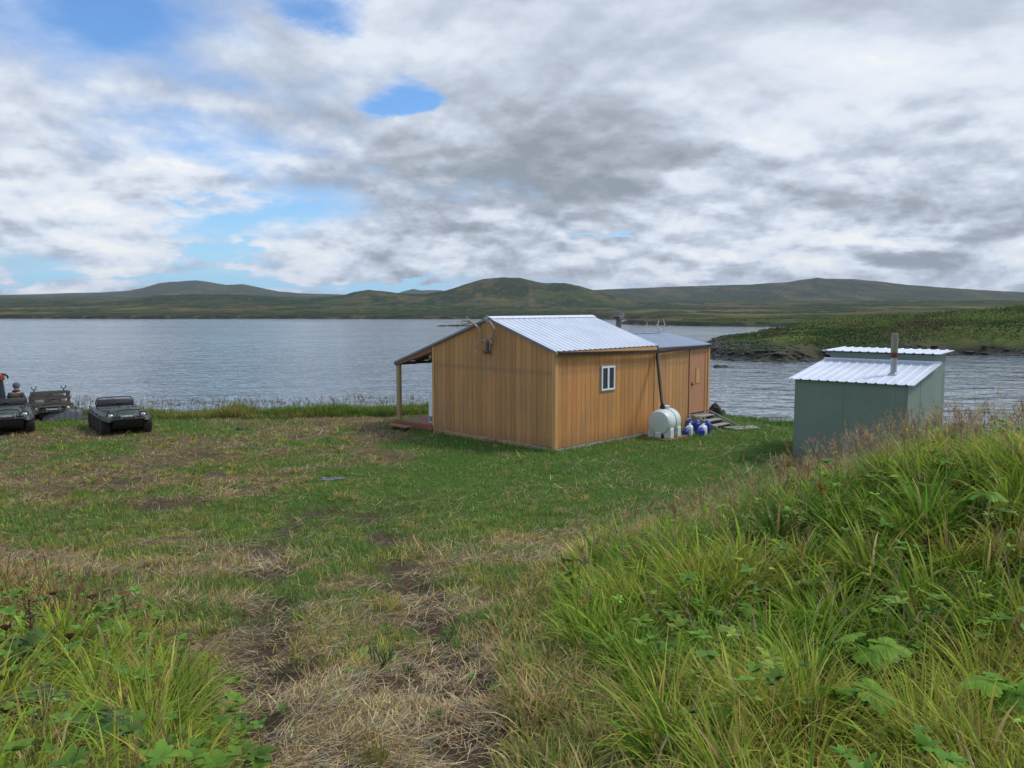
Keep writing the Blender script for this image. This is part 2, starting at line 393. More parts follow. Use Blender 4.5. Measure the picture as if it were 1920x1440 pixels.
def zones(x, y):
    """weights: green, dry straw, yellow, soil"""
    n1 = fbm(x * .33, y * .42, 21, 4); n2 = fbm(x * 1.1, y * 1.3, 31, 4); n3 = fbm(x * .7 + 5, y * .7, 41, 3)
    g = .12 + 1.0 * n1 + 1.25 * n2
    g = g + 1.9 * sstep(13.5, 19, y + .25 * x) * sstep(-5.5, -1.5, x - .05 * y) * (1 - .0 * x)      # lawn round the cabin
    g = g + .9 * np.exp(-((x + 3) / 3.0) ** 2 - ((y - 15) / 1.8) ** 2) + .9 * np.exp(-((x + 7.5) / 3.) ** 2 - ((y - 15) / 1.6) ** 2)
    g = g + .6 * np.exp(-((x - .6) / 1.2) ** 2 - ((y - 9) / 1.4) ** 2)
    g = g - .35 * np.exp(-((x + 8) / 6.0) ** 2 - ((y - 20.5) / 3.0) ** 2)
    g = g - 1.1 * np.exp(-((x + .1) / 1.1) ** 2 - ((y - 4.5) / 2.6) ** 2) - .6 * np.exp(-((x + 1.2) / .8) ** 2 - ((y - 3.2) / 1.4) ** 2)
    green = sstep(-.35, .55, g); yel = sstep(-.1, .5, n3 + .45 * n2) * (1 - .75 * sstep(14, 18, y + .25 * x)) * .75
    soil = np.clip(soil_w(x, y) * (1.0 + .8 * n2) + .9 * sstep(.22, .52, fbm(x * 1.25 + 31, y * 1.5, 51, 5) - .30 * green), 0, 1)
    return green, yel, soil
C_GREEN = np.array([.135, .245, .045]); C_DGREEN = np.array([.06, .14, .03]); C_STRAW = np.array([.50, .38, .19])
C_YEL = np.array([.42, .38, .08]); C_SOIL = np.array([.095, .070, .046]); C_BROWN = np.array([.21, .135, .075])

xs = np.arange(-30, 34.01, .1); ys = np.arange(-6, 44.01, .1)
X, Y = np.meshgrid(xs, ys); Zg = G(X, Y)
def grid_faces(nx, ny):
    i = np.arange(nx - 1)[None, :] + np.arange(ny - 1)[:, None] * nx
    i = i.ravel(); return np.stack([i, i + 1, i + 1 + nx, i + nx], 1)
gr, ye, so = zones(X, Y)
cc = (C_STRAW * .30)[None, None] * (1 - gr[..., None]) + (C_GREEN * .62)[None, None] * gr[..., None]
cc = cc * (1 - .4 * ye[..., None]) + .4 * ye[..., None] * C_YEL * .6
cc = cc * (1 - so[..., None]) + so[..., None] * C_SOIL
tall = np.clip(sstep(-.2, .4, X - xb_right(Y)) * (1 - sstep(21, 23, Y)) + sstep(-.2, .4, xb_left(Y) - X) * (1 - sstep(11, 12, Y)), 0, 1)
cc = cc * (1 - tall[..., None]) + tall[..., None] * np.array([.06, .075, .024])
dsh = (Y - shore_y(X)); be = sstep(.6, 1.4, dsh)[..., None]
cc = cc * (1 - be) + be * np.array([.07, .065, .055])
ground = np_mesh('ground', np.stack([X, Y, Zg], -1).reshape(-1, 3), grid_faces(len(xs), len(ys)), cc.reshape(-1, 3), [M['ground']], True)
tag(ground, kind='structure')

# water sheet
wv = [(-7000, -300, WATER), (7000, -300, WATER), (7000, 9000, WATER), (-7000, 9000, WATER)]
w = np_mesh('water', wv, [(0, 1, 2, 3)], None, [M['water']]); tag(w, kind='structure')

# ------------------------------------------------------------------ far land
def wpt(px, py): return on_z(px, py, WATER)
coast = [wpt(*p) for p in [(-700, 596.5), (-300, 597.5), (0, 597.6), (140, 597.9), (300, 598.2), (520, 597.9), (760, 598.3), (960, 598.1), (1130, 599.2), (1210, 599.8),
         (1228, 601.2), (1215, 603.2), (1172, 604.2), (1158, 606.6), (1175, 608.6), (1290, 611.3), (1420, 612.6), (1530, 614.2), (1500, 619), (1420, 628), (1330, 643), (1312, 655),
         (1322, 668), (1345, 673), (1400, 676), (1470, 678.5), (1560, 675), (1650, 670), (1790, 664.5), (1860, 666), (1930, 667), (2100, 668), (2600, 672), (3300, 690)]]
coast += [(900, 40), (6000, 300), (6000, 9000), (-6000, 9000), (-6000, 2500)]
coast = np.array(coast)
def inside(px, py, poly):
    r = np.zeros(px.shape, bool); n = len(poly)
    for i in range(n):
        x1, y1 = poly[i]; x2, y2 = poly[(i + 1) % n]
        c = (y1 > py) != (y2 > py)
        with np.errstate(divide='ignore', invalid='ignore'):
            xi = (x2 - x1) * (py - y1) / (y2 - y1 + 1e-12) + x1
        r ^= c & (px < xi)
    return r
def pdist(px, py, poly):
    d = np.full(px.shape, 1e9); n = len(poly)
    for i in range(n):
        x1, y1 = poly[i]; x2, y2 = poly[(i + 1) % n]
        L2 = (x2 - x1) ** 2 + (y2 - y1) ** 2
        t = np.clip(((px - x1) * (x2 - x1) + (py - y1) * (y2 - y1)) / L2, 0, 1)
        d = np.minimum(d, np.hypot(px - x1 - t * (x2 - x1), py - y1 - t * (y2 - y1)))
    return d
def row(pts):
    a = np.array(pts, float); return lambda p: np.interp(p, a[:, 0], a[:, 1])
LAY = [(95, row([(0, 640), (1300, 640), (1400, 634), (1500, 630), (1600, 626), (1800, 618), (1920, 610), (2400, 600)])),
       (135, row([(0, 610), (1300, 612), (1400, 620), (1500, 619), (1560, 616), (1640, 610), (1720, 604), (1800, 598), (1860, 592), (1920, 587), (2400, 575)])),
       (230, row([(0, 604), (1200, 604), (1400, 603), (1530, 601), (1700, 596), (1920, 590), (2400, 585)])),
       (345, row([(0, 594), (900, 594), (1250, 594), (1400, 592), (1700, 586), (1920, 582), (2400, 575)])),
       (520, row([(-800, 586), (0, 586), (400, 586), (900, 586), (1300, 587), (1500, 582), (1700, 577), (1920, 573), (2400, 565)])),
       (800, row([(-800, 576), (0, 577), (500, 575), (800, 573), (1000, 577), (1300, 581), (1500, 573), (1700, 568), (1920, 565), (2400, 560)])),
       (1150, row([(-800, 562), (0, 564), (220, 563), (300, 554), (420, 553), (500, 556), (580, 561), (640, 556), (665, 549), (690, 545.5), (715, 547.5), (740, 551), (770, 553), (800, 552), (835, 547), (870, 535.5), (905, 525.5), (940, 522), (975, 523.5), (1000, 530),
                    (1025, 534), (1060, 533.5), (1085, 538), (1110, 545.5), (1150, 557), (1200, 565), (1300, 569), (1500, 568), (1700, 565), (1920, 564), (2400, 560)])),
       (1700, row([(-800, 560), (0, 560), (500, 561), (900, 558), (1200, 564), (1500, 566), (1920, 563), (2400, 560)])),
       (2500, row([(-800, 556), (0, 556.5), (500, 557), (800, 557), (1000, 550), (1100, 546), (1200, 541.5), (1300, 538), (1400, 534.5), (1440, 532), (1480, 530), (1500, 526), (1518, 524.5), (1530, 521.8), (1545, 523.6), (1600, 524), (1640, 528.5), (1700, 536), (1800, 543), (1920, 550.5), (2400, 556)])),
       (3500, row([(-800, 557), (0, 554), (130, 551), (200, 548.5), (245, 546), (270, 541), (300, 533), (340, 529), (370, 527), (400, 531), (425, 536), (455, 534.5), (480, 539), (520, 547), (560, 551), (650, 553.5), (1000, 556), (1920, 560), (2400, 560)])),
       (4300, row([(-800, 560), (500, 557), (740, 553), (758, 547), (775, 543), (790, 545.5), (825, 545), (860, 550), (1000, 558), (2400, 562)])),
       (4700, row([(-800, 575), (2400, 575)]))]
NA, NR = 1300, 380
az = np.radians(np.linspace(-47, 52, NA)); lr = np.exp(np.linspace(math.log(66), math.log(4700), NR))
AZ, RR = np.meshgrid(az, lr); FX, FY = RR * np.sin(AZ), RR * np.cos(AZ)
PXX = 960 + F * np.tan(AZ) / CP          # nominal photo column of the azimuth
PXX = np.clip(PXX, -800, 2400)
# height by interpolating the crest lines
zl = []
for d, fn in LAY: zl.append(EYE + (HOR - fn(PXX)) / F * d)
Zf = np.zeros_like(FX); dl = [d for d, _ in LAY]
Zf[:] = zl[0]
for i in range(len(dl) - 1):
    t = np.clip((np.log(FY) - math.log(dl[i])) / (math.log(dl[i + 1]) - math.log(dl[i])), 0, 1)
    t2 = t * t * (3 - 2 * t); msk = FY >= dl[i]
    Zf = np.where(msk, zl[i] * (1 - t2) + zl[i + 1] * t2, Zf)
rel = np.clip(FY / 1000, .03, 3)
Zf += (3.2 * fbm(FX / 160, FY / 160, 61, 5) * rel * (1 - .7 * sstep(900, 1100, FY)) + 1.6 * fbm(FX / 45, FY / 45, 71, 4) * np.clip(rel, 0, 1.0) + .35 * fbm(FX / 9, FY / 9, 81, 3) * np.clip(FY / 300, .3, 1.5))
ins = inside(FX, FY, coast); ds = pdist(FX, FY, coast)
ds = ds + 1.2 * fbm(FX / 6, FY / 6, 91, 3) * np.clip(FY / 150, .5, 2)
sd = np.where(ins, ds, -ds)
bankw = np.clip(FY / 60, 1.5, 5)
land = sstep(0, 1, sd / (bankw * 6)); face = sstep(-.2, 1, sd / bankw) * np.clip(.75 + FY / 500, .8, 1.3)
Zl = WATER + .02 + face * .9 + land * (np.maximum(Zf, WATER + .9) - WATER - .8)
Zf = np.where(sd > -1.0, Zl, WATER - .4 - np.clip(-sd * .1, 0, 2))
# colours
n1 = fbm(FX / 120, FY / 330, 101, 5); n2 = fbm(FX / 30, FY / 80, 111, 5); n3 = fbm(FX / 260, FY / 500, 121, 4); n4 = fbm(FX / 11, FY / 16, 131, 4)
gcol = np.array([.050, .082, .026]); bcol = np.array([.115, .098, .045]); dcol = np.array([.018, .038, .017]); rcol = np.array([.095, .068, .042]); ycol = np.array([.19, .17, .06]); stone = np.array([.17, .165, .15])
c = bcol * np.ones(FX.shape + (3,))
def mixin(c, col, w): w = np.clip(w, 0, 1)[..., None]; return c * (1 - w) + col * w
c = mixin(c, gcol, sstep(-.15, .25, n1)); c = mixin(c, rcol, sstep(.1, .4, n3) * .8)
c = mixin(c, ycol, sstep(.05, .35, -n1) * sstep(300, 340, FY) * (1 - sstep(560, 900, FY)) * .8)
c = mixin(c, dcol, sstep(.02, .16, n2 + .4 * n4) * .9)
c = mixin(c, dcol, sstep(.0, .25, n1 + n2) * sstep(850, 1000, FY) * .7)
c = mixin(c, np.array([.125, .085, .055]), np.exp(-((PXX - 945) / 55.) ** 2 - ((FY - 1020) / 90.) ** 2) * 1.2)
c = c * .82
c = mixin(c, dcol * .9, sstep(.05, .2, fbm(FX / 40, FY / 160, 151, 5)) * sstep(300, 360, FY) * .85)
c = mixin(c, stone, sstep(.15, .4, fbm(FX / 70, FY / 70, 141, 4)) * sstep(2250, 2500, FY) * (1 - sstep(2650, 2800, FY)) * .9)
pen = (FY < 250) & (PXX > 1280)
c = np.where(pen[..., None], mixin(mixin(np.array([.095, .12, .034]) * np.ones_like(c), np.array([.13, .12, .05]), sstep(-.1, .3, n4)), np.array([.04, .062, .02]), sstep(.0, .3, n2)), c)
c = mixin(c, np.array([.15, .15, .04]), np.exp(-((sd - 8) / 2.5) ** 2) * pen * .7 * sstep(-.2, .3, n2 + .2))
rocky = sstep(1.25, .75, sd / bankw) if False else 1 - sstep(.7, 1.3, sd / bankw)
c = mixin(c, np.array([.028, .027, .024]), rocky)
c = mixin(c, np.array([.10, .10, .09]), (1 - sstep(.0, .12, sd / bankw)) * .6)
hills = np_mesh('hills', np.stack([FX, FY, Zf], -1).reshape(-1, 3), grid_faces(NA, NR), c.reshape(-1, 3), [M['hill']], True)
tag(hills, kind='structure')
def far_h(x, y):   # nearest grid sample
    a = np.arctan2(x, y); r = np.hypot(x, y)
    i = np.clip(np.round((a - az[0]) / (az[1] - az[0])).astype(int), 0, NA - 1)
    j = np.clip(np.round((np.log(r) - math.log(66)) / (math.log(4700) - math.log(66)) * (NR - 1)).astype(int), 0, NR - 1)
    return Zf[j, i], sd[j, i]

# ------------------------------------------------------------------ blades
def blades(P, h, w, az_, lean, curl, c0, c1, seg=4, face=None, tipw=.12):
    n = len(P); k = seg + 1; t = np.linspace(0, 1, k)[None, :]
    ang0 = lean[:, None]; ang = ang0 + curl[:, None] * t ** 1.3        # angle from vertical
    ds_ = (h / seg)[:, None]
    hx = np.concatenate([np.zeros((n, 1)), np.cumsum(np.sin(ang[:, 1:]) * ds_, 1)], 1)
    hz = np.concatenate([np.zeros((n, 1)), np.cumsum(np.cos(ang[:, 1:]) * ds_, 1)], 1)
    dx, dy = np.cos(az_)[:, None], np.sin(az_)[:, None]
    fa = az_ + PI / 2 + (face if face is not None else rng.normal(0, .5, n)); wx, wy = np.cos(fa)[:, None], np.sin(fa)[:, None]
    ww = (w / 2)[:, None] * np.clip(np.minimum(.55 + t * 1.6, (1 - t) * 1.7 + tipw), 0, 1)
    cx = P[:, 0:1] + hx * dx; cy = P[:, 1:2] + hx * dy; cz = P[:, 2:3] + hz
    L = np.stack([cx - wx * ww, cy - wy * ww, cz], -1); R = np.stack([cx + wx * ww, cy + wy * ww, cz], -1)
    V = np.stack([L, R], 2).reshape(-1, 3)
    base = (np.arange(n) * k * 2)[:, None] + (np.arange(seg) * 2)[None, :]
    b = base.ravel(); Fq = np.stack([b, b + 1, b + 3, b + 2], 1)
    tt = np.repeat(t, n, 0)[..., None]; cc_ = c0[:, None, :] * (1 - tt) + c1[:, None, :] * tt
    Cc = np.repeat(cc_[:, :, None, :], 2, 2).reshape(-1, 3)
    return V, Fq, Cc
class Bag:
    def __init__(s): s.V = []; s.F = []; s.C = []; s.n = 0
    def put(s, V, Fq, Cc): s.V.append(V); s.F.append(Fq + s.n); s.C.append(Cc); s.n += len(V)
    def build(s, name, m): return np_mesh(name, np.concatenate(s.V), np.concatenate(s.F), np.concatenate(s.C), [m])
def sample_y(n, y0, y1, p):   # pdf ~ y^(1-p)
    u = rng.random(n); q = 2 - p
    return (y0 ** q + u * (y1 ** q - y0 ** q)) ** (1 / q)
def jit(col, n, s=.18):
    return np.clip(np.asarray(col)[None] * np.exp(rng.normal(0, s, (n, 1))) * np.exp(rng.normal(0, s * .35, (n, 3))), 0.004, .9)
CA = (1.166, 22.739, .793); CL2, CW, CPO = 7.85, 5.11, 1.92
SA = (7.335, 21.563, -.681); SW, SD = 2.72, 3.89
def in_box(x, y, A, a0, a1, b0, b1):
    dx, dy = x - A[0], y - A[1]; a = dx * math.cos(A[2]) + dy * math.sin(A[2]); b = -dx * math.sin(A[2]) + dy * math.cos(A[2])
    return (a > a0) & (a < a1) & (b > b0) & (b < b1)
ATVS = [(-12.55, 26.6), (-15.75, 26.2), (-17.3, 29.1)]
def blocked(x, y, m=0.03):
    r = in_box(x, y, CA, -m, 4.64 + m, -m, CW + CPO) | in_box(x, y, CA, 4, CL2 + m, -m, 3.4 + m) | in_box(x, y, SA, -m, SW + m, -m, SD + m)
    r |= ((x + 4.2) / .45) ** 2 + ((y - 19.2) / .34) ** 2 < 1
    return r

# --- mown grass and straw
bag = Bag(); bs = Bag()
n = 330000; y = sample_y(n, 1.7, 31.5, 1.62); x = (rng.random(n) * 2 - 1) * (.70 * y + .4)
gr, ye, so = zones(x, y); cl = fbm(x * 3.2, y * 3.2, 201, 3)
ok = (x < xb_right(y) + .35) & (x > xb_left(y) - .35) & ~blocked(x, y) & (y < shore_y(x) + .3)
keep = rng.random(n) < np.clip(.30 + .75 * gr + .55 * ye + .5 * cl - 1.0 * so, .03, 1)
m_ = ok & keep; x, y, gr, ye, so, cl = [q[m_] for q in (x, y, gr, ye, so, cl)]; n = len(x)
sc = (y / 4.0) ** .55
h = (.045 + .05 * rng.random(n) + .07 * np.clip(cl, 0, 1)) * (1 + .5 * gr) * np.where(y > 13, .8 + .03 * (y - 13), 1.15)
wdt = (.0042 + .003 * rng.random(n)) * sc
pick = rng.random(n); isg = pick < gr * .85 + .1; isy = (~isg) & (rng.random(n) < .25 + .75 * ye)
c0 = np.where(isg[:, None], jit(C_GREEN, n, .28), np.where(isy[:, None], jit(C_YEL, n, .25), jit(C_STRAW * .8, n, .3)))
lawn = sstep(15, 19, y + .25 * x) * sstep(-5, -2, x); c0 = c0 * (1 - .35 * lawn[:, None]) + .35 * lawn[:, None] * np.array([.105, .27, .05])
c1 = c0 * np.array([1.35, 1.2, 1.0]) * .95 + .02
P = np.stack([x, y, G(x, y) - .01], 1)
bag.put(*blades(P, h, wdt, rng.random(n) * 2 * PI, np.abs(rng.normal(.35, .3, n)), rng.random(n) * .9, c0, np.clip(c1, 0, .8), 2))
# straw thatch, lying in combed swaths
n = 360000; y = sample_y(n, 1.7, 30, 1.8); x = (rng.random(n) * 2 - 1) * (.70 * y + .4)
gr, ye, so = zones(x, y); cl = fbm(x * 1.5, y * 1.9, 221, 4)
ok = (x < xb_right(y) + .5) & (x > xb_left(y) - .5) & ~blocked(x, y) & (y < shore_y(x) - .3)
keep = rng.random(n) < np.clip(.85 - .75 * gr + .9 * cl - .62 * so, .07, 1)
m_ = ok & keep; x, y, gr, so, cl = [q[m_] for q in (x, y, gr, so, cl)]; n = len(x)
sc = (y / 4.0) ** .6
hd = 1.3 * fbm(x * .6, y * .6, 231, 3) * PI + rng.normal(0, 1.0, n)
h = (.05 + .13 * rng.random(n)) * np.clip(sc, 1, 2); wdt = (.0028 + .0022 * rng.random(n)) * sc
cs = np.where((rng.random(n) < .42 + .5 * np.clip(-cl * 2, 0, 1))[:, None], jit(C_BROWN, n, .35), jit(C_STRAW, n, .3))
gy = rng.random(n) < .2; cs[gy] = jit([.36, .33, .24], gy.sum(), .2)
P = np.stack([x, y, G(x, y) + .004 + .03 * rng.random(n) * np.clip(1 + cl, 0, 2)], 1)
bs.put(*blades(P, h, wdt, hd, rng.normal(1.42, .16, n), rng.normal(.15, .25, n), cs, cs * 1.1, 2, face=rng.normal(0, .25, n)))
tag(bag.build('mown_grass', M['blade']), 'short mown grass covering the clearing round the cabin', 'grass', kind='stuff')
tag(bs.build('straw', M['straw']), 'dry tan cut straw lying on the mown clearing', 'straw', kind='stuff')

# --- low clumps of longer grass inside the mown part (yellow-green stubble)
bag = Bag()
n = 6000; y = sample_y(n, 2.0, 27, 1.35); x = (rng.random(n) * 2 - 1) * (.68 * y + .4)
cl = fbm(x * .8, y * .8, 251, 3); lawn = sstep(15, 19, y + .25 * x) * sstep(-5, -2, x)
ok = (x < xb_right(y)) & (x > xb_left(y)) & ~blocked(x, y, .2) & (cl > -.12) & (rng.random(n) > .8 * lawn) & (soil_w(x, y) < .5)
x, y = x[ok], y[ok]; nc = len(x); per = 18
i = np.repeat(np.arange(nc), per); n = len(i); rad = (.03 + .09 * rng.random(nc))[i]
aa = rng.random(n) * 2 * PI; rr_ = np.sqrt(rng.random(n)) * rad
bx, by = x[i] + rr_ * np.cos(aa), y[i] + rr_ * np.sin(aa); hh_ = (.06 + .12 * rng.random(nc))[i] * (.6 + .6 * rng.random(n))
colc = np.where((rng.random(nc) < .5)[:, None], jit([.34, .36, .065], nc, .2), np.where((rng.random(nc) < .6)[:, None], jit([.13, .26, .045], nc, .2), jit([.42, .33, .13], nc, .2)))[i]
colc = np.clip(colc * np.exp(rng.normal(0, .18, (n, 1))), 0, .8)
P = np.stack([bx, by, G(bx, by) - .01], 1)
bag.put(*blades(P, hh_, (.005 + .003 * rng.random(n)) * (np.clip(y, 3, 30)[i] / 4) ** .5, aa + rng.normal(0, .5, n), .15 + .35 * rng.random(n), rng.random(n) * 1.0, colc, np.clip(colc * [1.3, 1.15, 1.] + .02, 0, .8), 3))
tag(bag.build('grass_tufts', M['blade']), 'yellow-green regrowth tufts scattered in the mown clearing', 'grass', kind='stuff')

# --- tall meadow
LEAFPX = [(1590, 1435), (1330, 1425), (1880, 1430), (1615, 1330), (1540, 1310), (1378, 1200), (1075, 1150), (1215, 1160), (1830, 1010), (1700, 1120), (1770, 940), (205, 1435), (20, 1400), (40, 1300), (205, 1230), (250, 1275), (300, 1215), (235, 1160)] + [(1735, 1110), (172, 1200), (75, 1330), (150, 1270)]
LEAFXY = [ground_at(*q)[:2] for q in LEAFPX]
def cleared(x, y):
    r = np.zeros(x.shape, bool)
    for cx, cy in LEAFXY: r |= ((x - cx - .04) / .17) ** 2 + ((y - cy + .16) / .34) ** 2 < 1
    return r
def tall_grass(region, nclump, y0, y1, per, hmin, hmax, p, pal, xfun, wmul=1., straw=.12, seed=300, dens=None, tus=0.):
    y = sample_y(nclump, y0, y1, p); x = xfun(y, rng.random(nclump))
    ok = region(x, y) & ~blocked(x, y, .1) & ~cleared(x, y)
    if dens is not None: ok &= rng.random(nclump) < dens(x, y)
    x, y = x[ok], y[ok]; nc = len(x)
    hc = (hmin + (hmax - hmin) * rng.random(nc) ** 1.3) * (1 + .55 * fbm(x * 1.3, y * 1.3, seed, 3))
    sel = np.clip(.5 + .9 * fbm(x * .55, y * .55, seed + 9, 3) + rng.normal(0, .22, nc), 0, .999)
    pc = np.array(pal)[(sel * len(pal)).astype(int)]
    wind = rng.random(nc) * 2 * PI; bend = rng.random(nc)
    i = np.repeat(np.arange(nc), per); n = len(i)
    aa = rng.random(n) * 2 * PI; rel_ = np.sqrt(rng.random(n)); rr_ = rel_ * ((.03 + .10 * rng.random(nc)) if not tus else tus * (.5 + .7 * rng.random(nc)))[i]
    bx, by = x[i] + rr_ * np.cos(aa), y[i] + rr_ * np.sin(aa)
    hb = hc[i] * (.45 + .65 * rng.random(n)); sc = (np.clip(y[i], 2.5, 40) / 4) ** .55
    dirn = np.arctan2(np.sin(aa) + bend[i] * np.sin(wind[i]), np.cos(aa) + bend[i] * np.cos(wind[i])) + rng.normal(0, .4, n)
    wb = np.where(rng.random(n) < .26, .0165, .0080) * (.7 + .6 * rng.random(n)) * sc * wmul
    c = pc[i] * np.exp(rng.normal(0, .26, (n, 1))) * np.exp(rng.normal(0, .07, (n, 3)))
    st = rng.random(n) < straw; c[st] = jit([.46, .37, .18], st.sum(), .25)
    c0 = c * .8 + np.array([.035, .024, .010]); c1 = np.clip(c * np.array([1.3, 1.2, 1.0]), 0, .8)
    P = np.stack([bx, by, G(bx, by) - .02], 1)
    ln_ = .05 + .35 * rng.random(n) ** 1.4; cu_ = .4 + 2.3 * rng.random(n) ** 1.3
    if tus: dirn = aa + rng.normal(0, .35, n) + .5 * (bend[i] - .5); ln_ = .03 + .34 * rel_ * (.4 + .8 * rng.random(n)); cu_ = .2 + (.7 + 1.5 * rng.random(n) ** 1.5) * (.25 + .75 * rel_); hb = hc[i] * (.55 + .55 * rng.random(n))
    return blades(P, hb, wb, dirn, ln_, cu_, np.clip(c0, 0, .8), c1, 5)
PAL = [(.060, .155, .022), (.095, .215, .026), (.150, .285, .030), (.215, .345, .036), (.28, .375, .045), (.34, .34, .07)]
bag = Bag()
regR = lambda x, y: (x > xb_right(y) + .12 * fbm(y * 1.7, x * 0, 5, 2)) & (y < 20.5 + .45 * (x - 8)) & (x < .75 * y + 3)
bag.put(*tall_grass(regR, 3800, 1.2, 9, 20, .12, .34, 1.0, PAL[:4] + [(.26, .21, .09), (.20, .13, .06)], lambda y, u: xb_right(y) + u * (.72 * y + 1.4 - xb_right(y)), 1.0, .22, 300))
bag.put(*tall_grass(regR, 760, 1.3, 10.5, 85, .34, .70, 1.0, PAL[1:], lambda y, u: xb_right(y) + .1 + u * (.72 * y + 1.4 - xb_right(y)), 1.15, .07, 302, None, .12))
bag.put(*tall_grass(regR, 950, 7, 21, 50, .34, .62, .9, PAL[2:], lambda y, u: xb_right(y) + .1 + u * np.maximum(.74 * y + 2 - xb_right(y), .1), 1.1, .10, 304, None, .15))
bag.put(*tall_grass(regR, 4600, 6, 24, 16, .24, .50, 1.0, PAL[1:] + [(.30, .26, .10)], lambda y, u: xb_right(y) + u * np.maximum(.74 * y + 2 - xb_right(y), .1), 1.0, .2, 310))
tag(bag.build('tall_grass', M['blade']), 'lush tall green grass on the bank right of the clearing', 'grass', kind='stuff')
bag = Bag()
regE = lambda x, y: (x > xb_right(y) - .05) & (x < xb_right(y) + 1.3) & (y > 6.2)
bag.put(*tall_grass(regE, 300, 6.2, 19, 80, .40, .72, .6, PAL[2:], lambda y, u: xb_right(y) + 1.3 * u, 1.15, .06, 360, None, .10))
tag(bag.build('bank_edge_grass', M['blade']), 'erect bright green grass standing as a wall along the near edge of the bank', 'grass', kind='stuff')
# fringe of half-tall, paler grass where the bank meets the mown path
bag = Bag()
regF = lambda x, y: (np.abs(x - xb_right(y)) < .55) & (y < 19)
bag.put(*tall_grass(regF, 2600, 1.6, 19, 22, .12, .34, 1.0, [(.17, .23, .05), (.27, .28, .07), (.38, .33, .13), (.12, .22, .04)], lambda y, u: xb_right(y) - .6 + 1.1 * u, .9, .35, 340))
tag(bag.build('edge_grass', M['blade']), 'half-grown pale grass edging the tall bank beside the path', 'grass', kind='stuff')
bag = Bag()
regL = lambda x, y: (x < xb_left(y) + .15 * fbm(y * 1.9, x * 0, 6, 2)) & (x > -.78 * y - 1.5)
bag.put(*tall_grass(regL, 1500, 1.4, 7, 18, .14, .34, 1.0, PAL, lambda y, u: xb_left(y) - u * (.75 * y + 1 + xb_left(y)), 1.0, .25, 320))
bag.put(*tall_grass(regL, 330, 1.5, 6.5, 70, .32, .56, 1.0, PAL[2:], lambda y, u: xb_left(y) - .1 - u * (.75 * y + 1 + xb_left(y)), 1.2, .08, 322, None, .10))
bag.put(*tall_grass(regL, 1700, 5, 12.5, 20, .14, .34, .8, [(.24, .29, .06), (.32, .32, .08), (.16, .26, .045), (.36, .28, .10)], lambda y, u: xb_left(y) - u * np.maximum(.75 * y + 1 + xb_left(y), .1), 1.0, .3, 325))
tag(bag.build('corner_grass', M['blade']), 'tall yellow-green grass growing in the left foreground corner', 'grass', kind='stuff')
# bank along the water
bag = Bag()
def bank(n, xr, h0, h1, dy0, dy1, pal, seed):
    x = xr[0] + (xr[1] - xr[0]) * rng.random(n); y = shore_y(x) + dy0 + (dy1 - dy0) * rng.random(n)
    ok = ~blocked(x, y, .1); x, y = x[ok], y[ok]; n = len(x)
    cl = .75 + .6 * fbm(x * .9, y * .5, seed, 3)
    c = np.array(pal)[np.clip(((.5 + .8 * fbm(x * .4, y * .6, seed + 3, 3) + rng.normal(0, .2, n)) * len(pal)).astype(int), 0, len(pal) - 1)] * np.exp(rng.normal(0, .2, (n, 1)))
    P = np.stack([x, y, G(x, y) - .02], 1)
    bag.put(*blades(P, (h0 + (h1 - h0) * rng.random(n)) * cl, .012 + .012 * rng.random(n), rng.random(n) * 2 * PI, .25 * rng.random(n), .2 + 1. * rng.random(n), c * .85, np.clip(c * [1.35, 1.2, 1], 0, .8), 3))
bank(26000, (-22, -3), .30, .58, -1.6, .9, [(.13, .22, .045), (.17, .25, .05), (.26, .28, .08), (.32, .29, .11)], 401)
bank(15000, (-9, 1), .35, .62, -1.2, .7, [(.10, .22, .045), (.14, .25, .045), (.18, .27, .05)], 411)
bank(9000, (1, 14), .12, .3, -1.2, .6, [(.08, .20, .04), (.12, .23, .04)], 421)
bank(4000, (10, 30), .3, .6, -2, .6, [(.13, .22, .045), (.2, .25, .06)], 431)
tag(bag.build('bank_grass', M['blade']), 'uncut grass fringe along the top of the water bank', 'grass', kind='stuff')

# --- seed stalks
def stalks(bag, x, y, h, col, pan=.18, sc=1.0):
    n = len(x); a = rng.random(n) * 2 * PI; lean = .05 + .22 * rng.random(n); cu = .1 + .5 * rng.random(n)
    P = np.stack([x, y, G(x, y)], 1); s2 = sc * (np.clip(y, 3, 40) / 4) ** .6
    cst = col * np.array([.95, 1.15, 1.0])
    V, Fq, Cc = blades(P, h, .0032 * s2, a, lean, cu, cst * .9, col, 5, tipw=.6); bag.put(V, Fq, Cc)
    # panicle: short spikelets along the upper part
    Vr = V.reshape(n, 6, 2, 3).mean(2); k = 16
    t = rng.random((n, k)) * pan / .2; top = Vr[:, 5][:, None]; dn = Vr[:, 4][:, None]
    pos = top + (dn - top) * t[..., None] * 1.0
    i = np.repeat(np.arange(n), k); pos = pos.reshape(-1, 3); m = len(pos)
    cc2 = np.clip(col[i] * np.exp(rng.normal(0, .2, (m, 1))), 0, .7); q = s2[i]
    bag.put(*blades(pos, (.022 + .03 * rng.random(m)) * np.clip(q, 1, 1.8), .0045 * q, rng.random(m) * 2 * PI, .2 + .7 * rng.random(m), rng.random(m) * .6, cc2, cc2 * 1.15, 1, tipw=.5))
bag = Bag()
n = 3300; y = 4.5 + 15 * rng.random(n) ** .9; x = xb_right(y) + rng.random(n) * np.maximum(.72 * y + 1 - xb_right(y), 0)
ok = regR(x, y) & ~blocked(x, y, .05) & (rng.random(n) < .30 + .70 * sstep(7, 10, y)) & (fbm(x * .6, y * .6, 501, 3) > -.25); x, y = x[ok], y[ok]; n = len(x)
